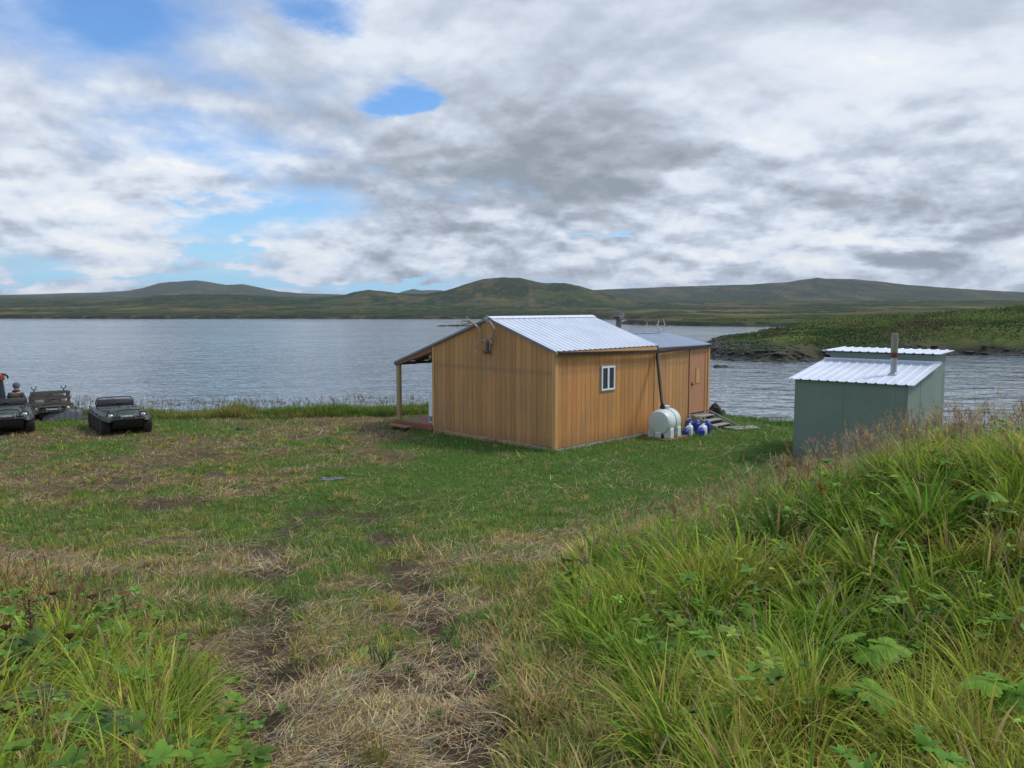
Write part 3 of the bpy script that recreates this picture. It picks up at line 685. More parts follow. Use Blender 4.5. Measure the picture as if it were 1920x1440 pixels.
col = np.where((rng.random(n) < .45)[:, None], jit([.30, .17, .10], n, .25), jit([.42, .33, .18], n, .2))
stalks(bag, x, y, .5 + .42 * rng.random(n), col)
n = 420; y = 2.5 + 9 * rng.random(n); x = xb_left(y) - rng.random(n) * np.maximum(.7 * y + .5 + xb_left(y), 0); col = jit([.21, .12, .07], n, .25)
stalks(bag, x, y, .3 + .3 * rng.random(n), col)
n = 900; x = -20 + 20 * rng.random(n); y = shore_y(x) - .9 + 1.4 * rng.random(n); col = jit([.24, .18, .10], n, .2)
stalks(bag, x, y, .45 + .3 * rng.random(n), col, sc=.8)
tag(bag.build('seed_stalks', M['seed']), 'reddish brown grass seed stalks standing above the meadow', 'grass', kind='stuff')

# --- low broad herbs among the grass
def herb_bag(bag, x, y, hz, size, col):
    n = len(x); k = 7; i = np.repeat(np.arange(n), k); m = len(i)
    a = np.tile(np.arange(k) * 2 * PI / k, n) + rng.normal(0, .25, m) + (rng.random(n) * 6)[i]
    P = np.stack([x[i], y[i], G(x, y)[i] + hz[i]], 1)
    c = col[i] * np.exp(rng.normal(0, .15, (m, 1)))
    bag.put(*blades(P, size[i] * (.7 + .5 * rng.random(m)), size[i] * .62, a, .7 + .6 * rng.random(m), .2 + .7 * rng.random(m), c, np.clip(c * 1.2, 0, .8), 3, face=rng.normal(0, .35, m), tipw=.3))
bag = Bag()
n = 1500; y = sample_y(n, 1.8, 17, 1.2); x = xb_right(y) + .2 + rng.random(n) * np.maximum(.72 * y + 1 - xb_right(y), 0)
ok = regR(x, y) & (fbm(x * .9, y * .9, 601, 3) + .25 * (x > 2.2) > .05); x, y = x[ok], y[ok]; n = len(x)
col = np.where((rng.random(n) < .5)[:, None], jit([.13, .26, .032], n, .2), jit([.22, .31, .045], n, .25))
herb_bag(bag, x, y, .12 + .46 * rng.random(n), .03 + .055 * rng.random(n), col)
n = 520; y = sample_y(n, 1.8, 8, 1.2); x = xb_left(y) + .2 - rng.random(n) * np.maximum(.72 * y + 1 + xb_left(y), 0)
herb_bag(bag, x, y, .08 + .32 * rng.random(n), .03 + .055 * rng.random(n), jit([.14, .26, .035], n, .2))
n = 420; y = sample_y(n, 2.4, 14, 1.2); x = (rng.random(n) * 2 - 1) * .6 * y; ok = (x < xb_right(y)) & (x > xb_left(y)) & (fbm(x * 1.1, y * 1.1, 611, 2) > .1); x, y = x[ok], y[ok]; n = len(x)
herb_bag(bag, x, y, .01 + .02 * rng.random(n), .035 + .03 * rng.random(n), jit([.09, .25, .045], n, .2))
tag(bag.build('ground_herbs', M['leaf']), 'low leafy green herbs mixed through the grass', 'herbs', kind='stuff')

# --- scrub on the near peninsula and rocks of its shore
bag = Bag()
n = 260000; u = rng.random(n); a = np.radians(11.5 + 26 * rng.random(n)); r = 74 + 190 * u ** 1.3
x, y = r * np.sin(a), r * np.cos(a); z, s_ = far_h(x, y); nn = fbm(x / 7, y / 9, 701, 5) + .45 * sstep(.30, .45, a) - .15 * sstep(.34, .24, a)
ok = (s_ > 1.5) & (s_ > 1 + 5 * rng.random(n)) & (nn > -.45 + .4 * rng.random(n)); x, y, z, nn = x[ok], y[ok], z[ok], nn[ok]; n = len(x)
hgt = np.clip((nn - .12) * 2.2, .03, 1.1); lv = rng.random(n)
cn = sstep(-.25, .35, fbm(x / 5, y / 8, 741, 4) + .35 * (lv - .5))[:, None]; c = (np.array([[.045, .085, .024]]) * (1 - cn) + np.array([[.15, .20, .05]]) * cn) * np.exp(rng.normal(0, .13, (n, 1))); bn = fbm(x / 6, y / 6, 721, 3) + .1 * rng.normal(0, 1, n) > .28
c[bn] = jit([.10, .085, .04], bn.sum(), .12)
bag.put(*blades(np.stack([x, y, z + hgt * lv * .9], 1), .10 + .16 * rng.random(n), .10 + .14 * rng.random(n), rng.random(n) * 2 * PI, rng.random(n) * 1.5, rng.random(n), c, c * 1.3, 2, face=rng.normal(0, 1, n), tipw=.4))
tag(bag.build('scrub', M['scrub']), 'dark green and brown scrub covering the low peninsula across the water', 'scrub', kind='stuff')
def rock_mesh(mb, c, s, seed, M0=None, fl=.7):
    bm = bmesh.new(); bmesh.ops.create_icosphere(bm, subdivisions=2, radius=1)
    rr = random.Random(seed); ax = [Vector((rr.gauss(0, 1), rr.gauss(0, 1), rr.gauss(0, 1))).normalized() for _ in range(9)]; cut = [rr.uniform(.55, .9) for _ in ax]
    for v in bm.verts:
        for k_, q in zip(ax, cut):
            d = v.co.dot(k_)
            if d > q: v.co -= k_ * (d - q)
        v.co = Vector((v.co.x * s[0], v.co.y * s[1], v.co.z * s[2])) + Vector(c)
    mb.add([v.co.copy() for v in bm.verts], [[v.index for v in f.verts] for f in bm.faces], M=M0); bm.free()
mb = MB()
k = 0
for _ in range(16000):
    a = math.radians(rnd.uniform(11.5, 36)); r = rnd.uniform(70, 125)
    x, y = r * math.sin(a), r * math.cos(a); z, s_ = far_h(np.array([x]), np.array([y]))
    lim = 4.5 if a < .33 else 1.5
    if -1.2 < s_[0] < lim:
        s = rnd.uniform(.12, .42) * (1.4 if rnd.random() < .1 else .8); rock_mesh(mb, (x, y, max(z[0], WATER) + .0), (s, s * rnd.uniform(.7, 1.2), s * rnd.uniform(.3, .5)), k); k += 1
    if k > 1500: break
tag(mb.build('shore_rocks', M['rock']), 'dark seaweed-covered stones lining the shore of the peninsula', 'rocks', kind='stuff')

# ------------------------------------------------------------------ single rocks
def rock(name, label, pos, parts, seed, cat='rock'):
    mb = MB()
    for i, (dx, dy, dz, sx, sy, sz) in enumerate(parts): rock_mesh(mb, (dx, dy, dz), (sx, sy, sz), seed + i)
    o = mb.build(name, M['rock'], loc=pos); return tag(o, label, cat)
x, y = wpt(856, 611.5)
rock('reef', 'long flat black reef lying low in the far water left of the cabin roof', (x, y, WATER), [(i * 1.15 - 4, rnd.uniform(-1, 1), 0, rnd.uniform(.9, 1.7), 1.3, .16 + .35 * (1 - abs(i * 1.15 - 5) / 7)) for i in range(11)], 900, 'reef')
x, y = wpt(1352, 689)
rock('sea_rock', 'small dark rock breaking the water between cabin and shed', (x, y, WATER), [(-.2, 0, 0, .5, .4, .3), (.35, .2, 0, .35, .3, .2), (.9, .1, -.03, .4, .3, .12)], 930)
x, y = 6.95, 30.1
rock('boulder', 'dark grey boulder on the bank behind the cabin steps', (7.35, 30.0, float(G(7.35, 30.0))), [(0, 0, .15, .30, .28, .36), (.25, .1, .05, .2, .2, .2)], 940)
x, y, z = ground_at(450, 806)
tag(rock('clod', 'small dark clod of earth lying on the mown grass right of the amphibious vehicles', (x, y, z), [(0, 0, .02, .16, .1, .08), (.2, .05, .01, .1, .08, .05)], 950, 'clod'))
x, y = 10.0, 30.6
mb = MB(); mb.tube([(-.7, 0, 0), (-.2, .05, .04), (.3, 0, .03), (.8, .1, .02)], [.03, .045, .04, .02], 7)
px_, py_ = wpt(1455, 784); tag(mb.build('driftwood', M['greywood'], smooth=True, loc=(px_, py_, WATER + .02)), 'thin grey stick of driftwood in the shallows left of the green shed', 'driftwood')
# puddle
mb = MB(); pz = float(G(-4.2, 19.3)) + .022
pts = []
for i in range(26):
    a = 2 * PI * i / 26; r = 1 + .25 * math.sin(3 * a + 1) + .12 * math.sin(7 * a); pts.append((-4.2 + .30 * r * math.cos(a), 19.25 + .20 * r * math.sin(a), pz + .012))
mb.add(pts, [list(range(26))]); tag(mb.build('puddle', M['puddle']), kind='structure')

# ------------------------------------------------------------------ CABIN (local: a along the long wall, b along the gable)
cab = thing('cabin', 'tan cedar-sided cabin with white metal roof, lean-to annex and open porch', 'cabin', (CA[0], CA[1], 0), CA[2])
L1, W, HE, HR, L2, HE2 = 4.64, CW, 2.68, 3.537, CL2, 2.60
SL = (HR - HE) / (W / 2)
def rz(b): return HR - abs(b - W / 2) * SL
def rcol(): return (rnd.random(), rnd.random(), rnd.random(), 1)
ST = .203; GW = .011; TH = .014
def gable_boards(mb, a, sgn, b0, b1, top, zbot=0.):
    b = b0
    while b < b1 - .02:
        e = min(b + ST, b1); c_ = rcol(); l, r_ = b + GW / 2, e - GW / 2
        bs_ = [l, r_] if not (l < W / 2 < r_) else [l, W / 2, r_]
        poly = [(l, zbot), (r_, zbot)] + [(q, top(q)) for q in bs_[::-1]]
        mb.prism(poly, 0, a, a + sgn * TH, 0, col=c_); b = e
def long_boards(mb, b, sgn, a0, a1, z0, z1, mi=0, skip=()):
    a = a0
    while a < a1 - .02:
        e = min(a + ST, a1); c_ = rcol()
        mb.span((a + GW / 2, min(b, b + sgn * TH), z0), (e - GW / 2, max(b, b + sgn * TH), z1), mi, col=c_); a = e
mb = MB()
core = [(0.0, -.05), (W, -.05), (W, HE - .03), (W / 2, HR - .03), (0.0, HE - .03)]
mb.prism(core, 0, 0.0, L1, 1)
gable_boards(mb, 0, -1, .05, W - .03, lambda q: rz(q) - .035)
gable_boards(mb, L1, 1, 3.4, W, lambda q: rz(q) - .035)
long_boards(mb, W, 1, 0, L1, 0, HE - .08)
wall = mb.build('wall', [M['siding'], M['groove']], cab)
mb = MB(); long_boards(mb, 0, -1, .10, L1, -.03, HE - .03); mb.build('side_wall', [M['siding_long']], cab)['label'] = 'warm orange-brown long wall with vertical boards'
mb = MB()
AW = 3.4; AR = 2.93
az2 = lambda q: AR - abs(q - AW / 2) * (AR - HE2) / (AW / 2)
mb.prism([(.0, -.05), (AW, -.05), (AW, HE2 - .03), (AW / 2, AR - .03), (.0, HE2 - .03)], 0, L1 + .02, L2, 1)
b_ = -0.0
a = L1 + .03
long_boards(mb, 0, -1, L1 + .03, 6.62, -.03, HE2 - .03)
long_boards(mb, 0, -1, 7.68, L2 - .06, -.03, HE2 - .03)
mb.span((6.62, -TH, 2.46), (7.68, 0, HE2 - .03), 0, col=rcol())
def gb2(a, sgn):
    b = 0
    while b < AW - .02:
        e = min(b + ST, AW); c_ = rcol(); l, r_ = b + GW / 2, e - GW / 2
        mb.prism([(l, 0), (r_, 0), (r_, az2(r_) - .035), (l, az2(l) - .035)], 0, a, a + sgn * TH, 0, col=c_); b = e
gb2(L2, 1); mb.build('annex_wall', [M['siding_annex'], M['groove']], cab)['label'] = 'paler boarded wall of the low annex'
# trims
mb = MB(); mb.span((-.03, -.045, -.08), (.095, -.005, HE - .06), bev=.004); mb.span((-.045, -.03, -.08), (-.005, .06, HE - .04), bev=.004); mb.build('corner_trim', M['trim'], cab)
mb = MB(); mb.span((-.04, W - .055, -.02), (-.004, W + .035, HE - .05), bev=.004); mb.build('corner_trim', M['trim'], cab)
mb = MB(); mb.span((L2 - .07, -.04, -.03), (L2 + .03, -.003, HE2 - .06), bev=.004); mb.build('corner_trim', M['trim'], cab)
# foundations
mb = MB(); mb.span((-.045, .85, -.34), (-.0, W - .02, -.012), bev=.004); mb.span((-.03, .85, -.02), (-.0, W - .05, .0)); mb.build('foundation_board', M['found'], cab)
mb = MB(); mb.span((-.04, .07, -.34), (-.0, .84, -.015), bev=.004); mb.build('foundation_board', M['greywood'], cab)['label'] = 'bleached grey end of the skirting board'
mb = MB(); mb.span((.1, -.05, -.34), (L1, -.0, -.045), bev=.004); mb.span((L1 + .01, -.045, -.34), (L2, -.0, -.05), bev=.004); mb.build('foundation_board', M['greywood'], cab)
# roofs
def sheet(mb, O, U, V, rib=.229, rh=.022, rw=.035, th=.012, mi=0):
    """ribbed sheet: origin O, U along the eave, V down the slope"""
    O, U, V = Vector(O), Vector(U), Vector(V); Nn = U.cross(V).normalized()
    if Nn.z < 0: Nn = -Nn
    L = U.length; u = U.normalized(); prof = [(0, 0)]; p = rib / 2
    while p < L - rw:
        prof += [(p - rw, 0), (p - rw * .45, rh), (p + rw * .45, rh), (p + rw, 0)]; p += rib
    prof.append((L, 0)); vs = []; n = len(prof)
    for q in (O, O + V):
        for s_, h_ in prof: vs.append(q + u * s_ + Nn * h_)
    for q in (O, O + V):
        for s_, h_ in prof: vs.append(q + u * s_ + Nn * (h_ - th))
    fs = []
    for i in range(n - 1):
        fs.append((i, i + 1, n + i + 1, n + i)); fs.append((2 * n + i, 3 * n + i, 3 * n + i + 1, 2 * n + i + 1))
        fs.append((i, 2 * n + i, 2 * n + i + 1, i + 1)); fs.append((n + i, n + i + 1, 3 * n + i + 1, 3 * n + i))
    fs.append((0, n, 3 * n, 2 * n)); fs.append((n - 1, 3 * n - 1, 4 * n - 1, 2 * n - 1))
    mb.add(vs, fs, mi)
OA, OB = -.07, L1 + .10
mb = MB(); sheet(mb, (OA, W / 2, HR + .02), (OB - OA, 0, 0), (0, -(W / 2 + .10), -(W / 2 + .10) * SL)); roof = mb.build('roof', M['roof'], cab)
mb = MB(); sheet(mb, (OA, W / 2, HR + .02), (OB - OA, 0, 0), (0, W / 2 + CPO, -(W / 2 + CPO) * SL)); roof2 = mb.build('roof', M['roof'], cab)
roof['label'] = 'bright ribbed white metal slope facing the shed'; roof2['label'] = 'long metal slope reaching out over the porch'
mb = MB()
for sg in (1, -1):
    q = [(OA - .01, W / 2, HR + .055), (OB + .01, W / 2, HR + .055), (OB + .01, W / 2 + sg * .16, HR + .052 - .16 * SL), (OA - .01, W / 2 + sg * .16, HR + .052 - .16 * SL)]
    mb.add(q + [(p[0], p[1], p[2] - .008) for p in q], [(0, 1, 2, 3), (7, 6, 5, 4), (0, 3, 7, 4), (1, 5, 6, 2), (2, 6, 7, 3), (0, 4, 5, 1)])
mb.build('ridge_cap', M['roofcap'], roof)
for a_, nm in ((OA - .02, 'rake_trim'), (OB, 'rake_trim')):
    mb = MB()
    for b0, b1 in ((-.10, W / 2), (W / 2, W + CPO)):
        mb.prism([(b0, rz(b0) + .02), (b1, rz(b1) + .02), (b1, rz(b1) - .05), (b0, rz(b0) - .05)], 0, a_, a_ + .02)
    mb.build(nm, M['rake'], cab)
# eave fascia, gutters, downpipe
mb = MB(); mb.span((-.03, -.085, HE - .15), (L1 + .06, -.045, HE - .04), bev=.003); mb.build('fascia', M['trim'], cab)
mb = MB()
def gutter(mb, p, q, w=.10, h=.085):
    p, q = Vector(p), Vector(q); u = (q - p); 
    prof = [(-.0, 0), (-w, .01), (-w - .01, h), (-w + .005, h), (-w + .012, .02), (-.0, .012)]
    vs = [(p.x, p.y + a, p.z + z) for a, z in prof] + [(q.x, q.y + a, q.z + z) for a, z in prof]; n = len(prof)
    mb.add(vs, [(i, (i + 1) % n, n + (i + 1) % n, n + i) for i in range(n)] + [list(range(n)), list(range(2 * n - 1, n - 1, -1))])
gutter(mb, (-.08, -.088, HE - .12), (L1 + .0, -.088, HE - .235)); mb.build('gutter', M['brown'], cab)
mb = MB(); gutter(mb, (L1 + .02, -.05, HE2 - .19), (L2 + .06, -.05, HE2 - .075)); mb.build('gutter', M['brown'], cab)
mb = MB(); gutter(mb, (-.08, W + CPO + .10, HE - SL * CPO - .08), (L1 + .1, W + CPO + .10, HE - SL * CPO - .12)); mb.build('gutter', M['brown'], cab)
mb = MB(); mb.tube([(L1 - .02, -.14, HE - .24), (L1 - .03, -.15, HE - .33), (4.16, -.66, 1.0), (4.12, -.72, .90)], [.045, .05, .05, .06], 10)
mb.build('downpipe', M['brown'], cab, smooth=True)
mb = MB(); mb.span((L1 + .03, -.045, HE2 - .11), (L2 + .03, -.022, HE2 - .02)); mb.build('fascia', M['found'], cab)
# annex roof
mb = MB()
for sg in (0, 1):
    b0, b1 = (AW / 2, -.09) if sg == 0 else (AW / 2, AW + .09)
    zb = az2(b1) + .0
    q = [(L1 + .11, b0, AR + .02), (L2 + .07, b0, AR + .02), (L2 + .07, b1, zb + .02), (L1 + .11, b1, zb + .02)]
    mb.add(q + [(p[0], p[1], p[2] - .03) for p in q], [(0, 1, 2, 3), (7, 6, 5, 4), (0, 3, 7, 4), (1, 5, 6, 2), (2, 6, 7, 3)])
mb.bar((L1 + .15, AW / 2 + .1, AR + .035), (L2 - .5, AW / 2 + .1, AR + .03), .3, .01)
ar = mb.build('annex_roof', M['rolled'], cab); ar['label'] = 'flat grey-blue felt roof of the annex'
mb = MB(); T = Matrix.Translation((6.05, 2.45, 0)); mb.lathe([(.095, 2.6), (.095, 3.45)], 18, 0, T); fl = mb.build('stovepipe', M['sootpipe'], ar, smooth=True)
mb = MB(); mb.box((6.05, 2.45, 3.56), (.30, .26, .20), bev=.02, rot=Matrix.Rotation(.25, 4, 'Y')); mb.span((5.86, 2.30, 3.44), (6.22, 2.60, 3.47)); mb.build('chimney_cowl', M['sootpipe'], ar)
# window
mb = MB(); wa0, wa1, wz0, wz1 = 2.0, 2.62, 1.45, 2.14
def frame(mb, a0, a1, z0, z1, t, b0, b1, mi=0):
    mb.span((a0, b0, z0), (a0 + t, b1, z1), mi, bev=.003); mb.span((a1 - t, b0, z0), (a1, b1, z1), mi, bev=.003)
    mb.span((a0 + t, b0, z0), (a1 - t, b1, z0 + t), mi, bev=.003); mb.span((a0 + t, b0, z1 - t), (a1 - t, b1, z1), mi, bev=.003)
frame(mb, wa0 - .035, wa1 + .035, wz0 - .05, wz1 + .035, .035, -.040, -.005); wn = mb.build('window', M['greywood'], cab)
mb = MB(); frame(mb, wa0, wa1, wz0 - .013, wz1, .05, -.055, -.01); mb.span(((wa0 + wa1) / 2 - .035, -.058, wz0 + .04), ((wa0 + wa1) / 2 + .035, -.012, wz1 - .05)); mb.build('frame', M['white'], wn)
for q0, q1 in ((wa0 + .05, (wa0 + wa1) / 2 - .035), ((wa0 + wa1) / 2 + .035, wa1 - .05)):
    mb = MB(); mb.span((q0, -.032, wz0 + .04), (q1, -.02, wz1 - .05)); mb.build('pane', M['glass'], wn)
# door
da0, da1, dz0, dz1 = 6.72, 7.58, .34, 2.36
mb = MB(); mb.span((da0, -.030, dz0), (da1, -.004, dz1), bev=.003); dr = mb.build('door', M['door'], cab)
mb = MB(); mb.span((da0 - .09, -.045, dz0 - .05), (da0, -.003, dz1 + .10)); mb.span((da1, -.045, dz0 - .05), (da1 + .09, -.003, dz1 + .10)); mb.span((da0, -.045, dz1), (da1, -.003, dz1 + .10))
mb.build('door_frame', M['door'], dr)
mb = MB(); frame(mb, 7.02, 7.30, 1.32, 1.86, .035, -.045, -.031); mb.build('pane_frame', M['door'], dr)
mb = MB(); mb.span((7.055, -.038, 1.355), (7.265, -.031, 1.825)); mb.build('pane', M['trim'], dr)['label'] = 'boarded tan light panel of the door'
mb = MB(); mb.tube([(6.79, -.03, 1.30), (6.79, -.075, 1.30), (6.79, -.075, 1.30), (6.88, -.08, 1.30)], .013, 7); mb.box((6.79, -.04, 1.31), (.05, .015, .12)); mb.build('handle', M['black'], dr)
mb = MB(); mb.span((da0 - .1, -.06, .0), (da1 + .1, -.02, .29)); mb.build('threshold_board', M['greywood'], cab)
# porch
mb = MB()
for i in range(36):
    a_ = .02 + i * .128
    if a_ + .12 > L1 + .05: break
    mb.span((a_ - .06, W + .03, .085), (a_ + .058, W + CPO - .05, .12))
dk = mb.build('porch_deck', M['redwood'], cab)
mb = MB(); mb.span((-.085, W + .0, -.07), (-.045, W + CPO, .10), bev=.004); mb.span((-.04, W + CPO - .045, -.07), (L1, W + CPO - .005, .10), bev=.004); mb.build('rim_joist', M['redwood'], dk)
for a_ in (.05, 1.6, 3.1, 4.5):
    mb = MB(); mb.span((a_, W + .03, -.06), (a_ + .045, W + CPO - .06, .083))
    mb.span((a_ - .05, W + CPO - .4, -.4), (a_ + .1, W + CPO - .25, -.06))
    mb.build('deck_joist', M['darkwood'], dk)
for a_, w_ in ((-.02, .14), (L1 - .12, .14)):
    mb = MB(); b0 = W + CPO - .21; mb.span((a_ - .02, b0, .12), (a_ + w_ * .55, b0 + .09, 2.00), bev=.004); mb.span((a_ - .015, b0 + .088, .12), (a_ + w_ * .55, b0 + .17, 2.00), bev=.004)
    mb.build('porch_post', M['post'], cab)
mb = MB(); mb.span((-.05, W + CPO - .22, 1.955), (L1 + .05, W + CPO - .03, 2.02)); mb.build('header_beam', M['darkwood'], cab)
mb = MB()
mb.prism([(W + .04, rz(W + .04) - .055), (W + CPO - .02, rz(W + CPO - .02) - .055), (W + CPO - .02, rz(W + CPO - .02) - .13), (W + .04, rz(W) - .24)], 0, OA + .005, OA + .045)
mb.build('barge_board', M['redwood'], cab)
for i in range(8):
    a_ = .12 + i * .61
    mb = MB(); mb.prism([(W + .02, rz(W + .02) - .02), (W + CPO - .03, rz(W + CPO - .03) - .02), (W + CPO - .03, rz(W + CPO - .03) - .12), (W + .02, rz(W + .02) - .14)], 0, a_, a_ + .045)
    mb.build('rafter', M['darkwood'], cab)
mb = MB(); T = Matrix.Translation((.22, W + .42, 2.30)); mb.lathe([(.02, .09), (.025, .03), (.05, .0), (.055, -.04), (.035, -.08), (.005, -.09)], 14, 0, T); mb.build('porch_light', M['white'], cab, smooth=True)

def clocal(a, b, z=0):
    return (CA[0] + a * math.cos(CA[2]) - b * math.sin(CA[2]), CA[1] + a * math.sin(CA[2]) + b * math.cos(CA[2]), z)
# freezer on the porch
p = clocal(.12, W + .06, .12); fz = thing('freezer', 'white upright appliance with dark vents standing on the porch deck', 'freezer', p, CA[2])
mb = MB(); mb.span((0, 0, .02), (.62, .36, .98), bev=.02); mb.build('cabinet', M['appl'], fz)
mb = MB(); mb.span((.03, .36, .22), (.59, .39, .96), bev=.01); dd = mb.build('door', M['appl'], fz)
mb = MB()
for i in range(3): mb.span((-.012, .08 + i * .09, .07), (-.002, .13 + i * .09, .24))
mb.build('vent_grille', M['greyplast'], fz)
# wooden step by the deck
p = clocal(-.62, W + 1.35); st = thing('wooden_step', 'low brown plank step lying in the grass before the porch', 'step', (p[0], p[1], float(G(p[0], p[1]))), CA[2])
mb = MB(); mb.box((.1, -.25, .14), (.30, 1.0, .04), bev=.004); mb.build('tread', M['redwood'], st)
for y_ in (-.6, -.05):
    mb = MB(); mb.box((.1, y_, .05), (.26, .09, .14)); mb.build('riser', M['darkwood'], st)
# door steps
p = clocal((da0 + da1) / 2, -.08); gz = float(G(*clocal(7.15, -.6)[:2]))
st = thing('door_steps', 'grey weathered wooden steps leading down from the annex door', 'steps', (p[0], p[1], gz), CA[2])
for i, (yy, zz) in enumerate(((-.22, .36), (-.52, .24), (-.82, .12))):
    mb = MB(); mb.box((0, yy, zz), (.86, .26, .035), bev=.004); mb.build('tread', M['greywood'], st)
for s_ in (-.45, .45):
    mb = MB(); mb.prism([(-.03, -.02), (-1.0, -.02), (-1.0, .09), (-.08, .41), (-.03, .41)], 0, s_ - .02, s_ + .02); mb.build('stringer', M['greywood'], st)
mb = MB(); mb.bar((.50, -.02, .50), (.50, -1.25, .06), .03, .05); mb.build('side_rail', M['greywood'], st)
p = clocal(7.5, -1.45); gz = float(G(p[0], p[1]))
mb = MB(); mb.box((0, 0, .03), (1.1, .24, .035), bev=.004); mb.box((.05, -.27, .025), (.95, .22, .03), bev=.004, rot=Matrix.Rotation(.08, 4, 'Z'))
o = mb.build('walkway_boards', M['greywood'], loc=(p[0], p[1], gz)); o.rotation_euler = (0, 0, .25); tag(o, 'pair of grey planks laid flat on the grass below the door steps', 'planks')

# ------------------------------------------------------------------ antlers
def gable_pt(u, v, off=-.07):
    """detail-photo point to the gable plane, in cabin-local (a, b, z)"""
    r = ray(860 + u / 12.8, 580 + v / 12.8); rr_ = np.array([math.cos(CA[2]), math.sin(CA[2]), 0])
    A = np.array([CA[0], CA[1], 0]); C0 = np.array([0, 0, EYE]); nrm = rr_
    t = ((A - C0) @ nrm + off) / (r @ nrm); pw = C0 + r * t - A
    return (off, -pw[0] * math.sin(CA[2]) + pw[1] * math.cos(CA[2]), pw[2])
sk = thing('antlered_skull', 'caribou skull with sweeping antlers hung on the cabin gable', 'antlers', (CA[0], CA[1], 0), CA[2])
def beam(mb, pts, r0, r1, offs):
    P_ = [gable_pt(u, v, o) for (u, v), o in zip(pts, offs)]
    # resample smooth
    out = []; n = len(P_)
    for i in range(n - 1):
        p0, p1, p2, p3 = [Vector(P_[max(0, min(n - 1, j))]) for j in (i - 1, i, i + 1, i + 2)]
        for t in (0, .25, .5, .75):
            out.append(.5 * ((2 * p1) + (-p0 + p2) * t + (2 * p0 - 5 * p1 + 4 * p2 - p3) * t * t + (-p0 + 3 * p1 - 3 * p2 + p3) * t ** 3))
    out.append(Vector(P_[-1])); k = len(out)
    mb.tube(out, [r0 + (r1 - r0) * i / (k - 1) for i in range(k)], 8)
ln = lambda n, a, b: [a + (b - a) * i / (n - 1) for i in range(n)]
mb = MB()
beam(mb, [(700, 745), (560, 740), (535, 620), (520, 530), (430, 400), (300, 310), (190, 275)], .030, .032, ln(7, -.08, -.30))
beam(mb, [(300, 310), (240, 250), (180, 165)], .025, .008, ln(3, -.28, -.34)); beam(mb, [(210, 280), (140, 270), (125, 215)], .022, .008, ln(3, -.3, -.36))
beam(mb, [(240, 285), (150, 270), (70, 300), (75, 375)], .026, .008, ln(4, -.3, -.4)); beam(mb, [(300, 320), (190, 345), (95, 335)], .026, .010, ln(3, -.28, -.3))
beam(mb, [(560, 740), (450, 800), (400, 920), (420, 1000), (470, 1050)], .024, .009, ln(5, -.1, -.38))
beam(mb, [(600, 740), (640, 800), (640, 870)], .018, .008, ln(3, -.1, -.25))
mb.build('antler', M['bone'], sk, smooth=True)
mb = MB()
beam(mb, [(730, 745), (770, 700), (830, 600), (850, 500), (820, 410), (760, 330), (700, 275)], .030, .032, ln(7, -.08, -.30))
beam(mb, [(740, 310), (690, 300), (640, 340), (570, 410)], .028, .009, ln(4, -.3, -.4)); beam(mb, [(700, 290), (650, 230), (590, 190)], .02, .007, ln(3, -.3, -.35))
beam(mb, [(705, 280), (690, 200), (665, 135)], .02, .007, ln(3, -.3, -.35)); beam(mb, [(715, 290), (730, 220), (770, 205)], .02, .007, ln(3, -.3, -.35)); beam(mb, [(680, 300), (640, 270), (600, 290)], .018, .007, ln(3, -.3, -.35))
beam(mb, [(720, 735), (765, 800), (745, 880), (740, 970)], .020, .008, ln(4, -.1, -.30)); beam(mb, [(770, 700), (790, 780), (800, 830)], .018, .012, ln(3, -.1, -.2))
mb.build('antler', M['bone'], sk, smooth=True)
# skull: lathe-like loft down the face
mb = MB(); path = [(700, 730), (695, 790), (690, 860), (680, 930), (675, 1000), (672, 1055)]; rad = [.055, .085, .075, .055, .048, .035]
mb.tube([gable_pt(u, v, o) for (u, v), o in zip(path, ln(6, -.05, -.14))], rad, 10)
for u in (640, 745): mb.tube([gable_pt(u, 810, -.09), gable_pt(u, 830, -.13)], [.045, .02], 8)
mb.tube([gable_pt(590, 985, -.06), gable_pt(600, 1030, -.12), gable_pt(650, 1060, -.1)], [.02, .03, .03], 7); mb.tube([gable_pt(740, 990, -.06), gable_pt(730, 1040, -.12)], [.02, .04], 7)
mb.build('skull', M['skull'], sk, smooth=True)
p = clocal(6.6, AW / 2, AR + .02)
def roof_antler(label, loc, lines, M_):
    t = thing('roof_antlers', label, 'antlers', loc, CA[2]); 
    for ls in lines:
        mb = MB()
        for pts, r0, r1 in ls:
            n = len(pts); mb.tube(pts, [r0 + (r1 - r0) * i / (n - 1) for i in range(n)], 7)
        mb.build('antler', M_, t, smooth=True)
roof_antler('small pair of pale antlers standing on the right end of the grey annex roof', clocal(7.55, AW / 2 + .05, AR + .03),
    [[([(0, 0, 0), (-.08, .04, .12), (-.1, .06, .28), (-.05, .05, .44)], .035, .008), ([(-.09, .05, .2), (-.17, .1, .3)], .016, .006)], [([(0, 0, 0), (.10, -.05, .12), (.12, -.08, .28), (.07, -.05, .46)], .035, .008), ([(.1, -.05, .1), (.24, -.16, .16), (.3, -.2, .24)], .022, .007)]], M['paleb'])
roof_antler('single thin pale antler poking up left of the pair on the annex roof', clocal(6.75, AW / 2 + .1, AR + .03), [[([(-.03, 0, 0), (.0, .0, .12), (.03, .02, .25), (.07, .0, .36)], .022, .008), ([(.0, 0, .08), (-.05, .03, .14)], .014, .006)]], M['paleb'])

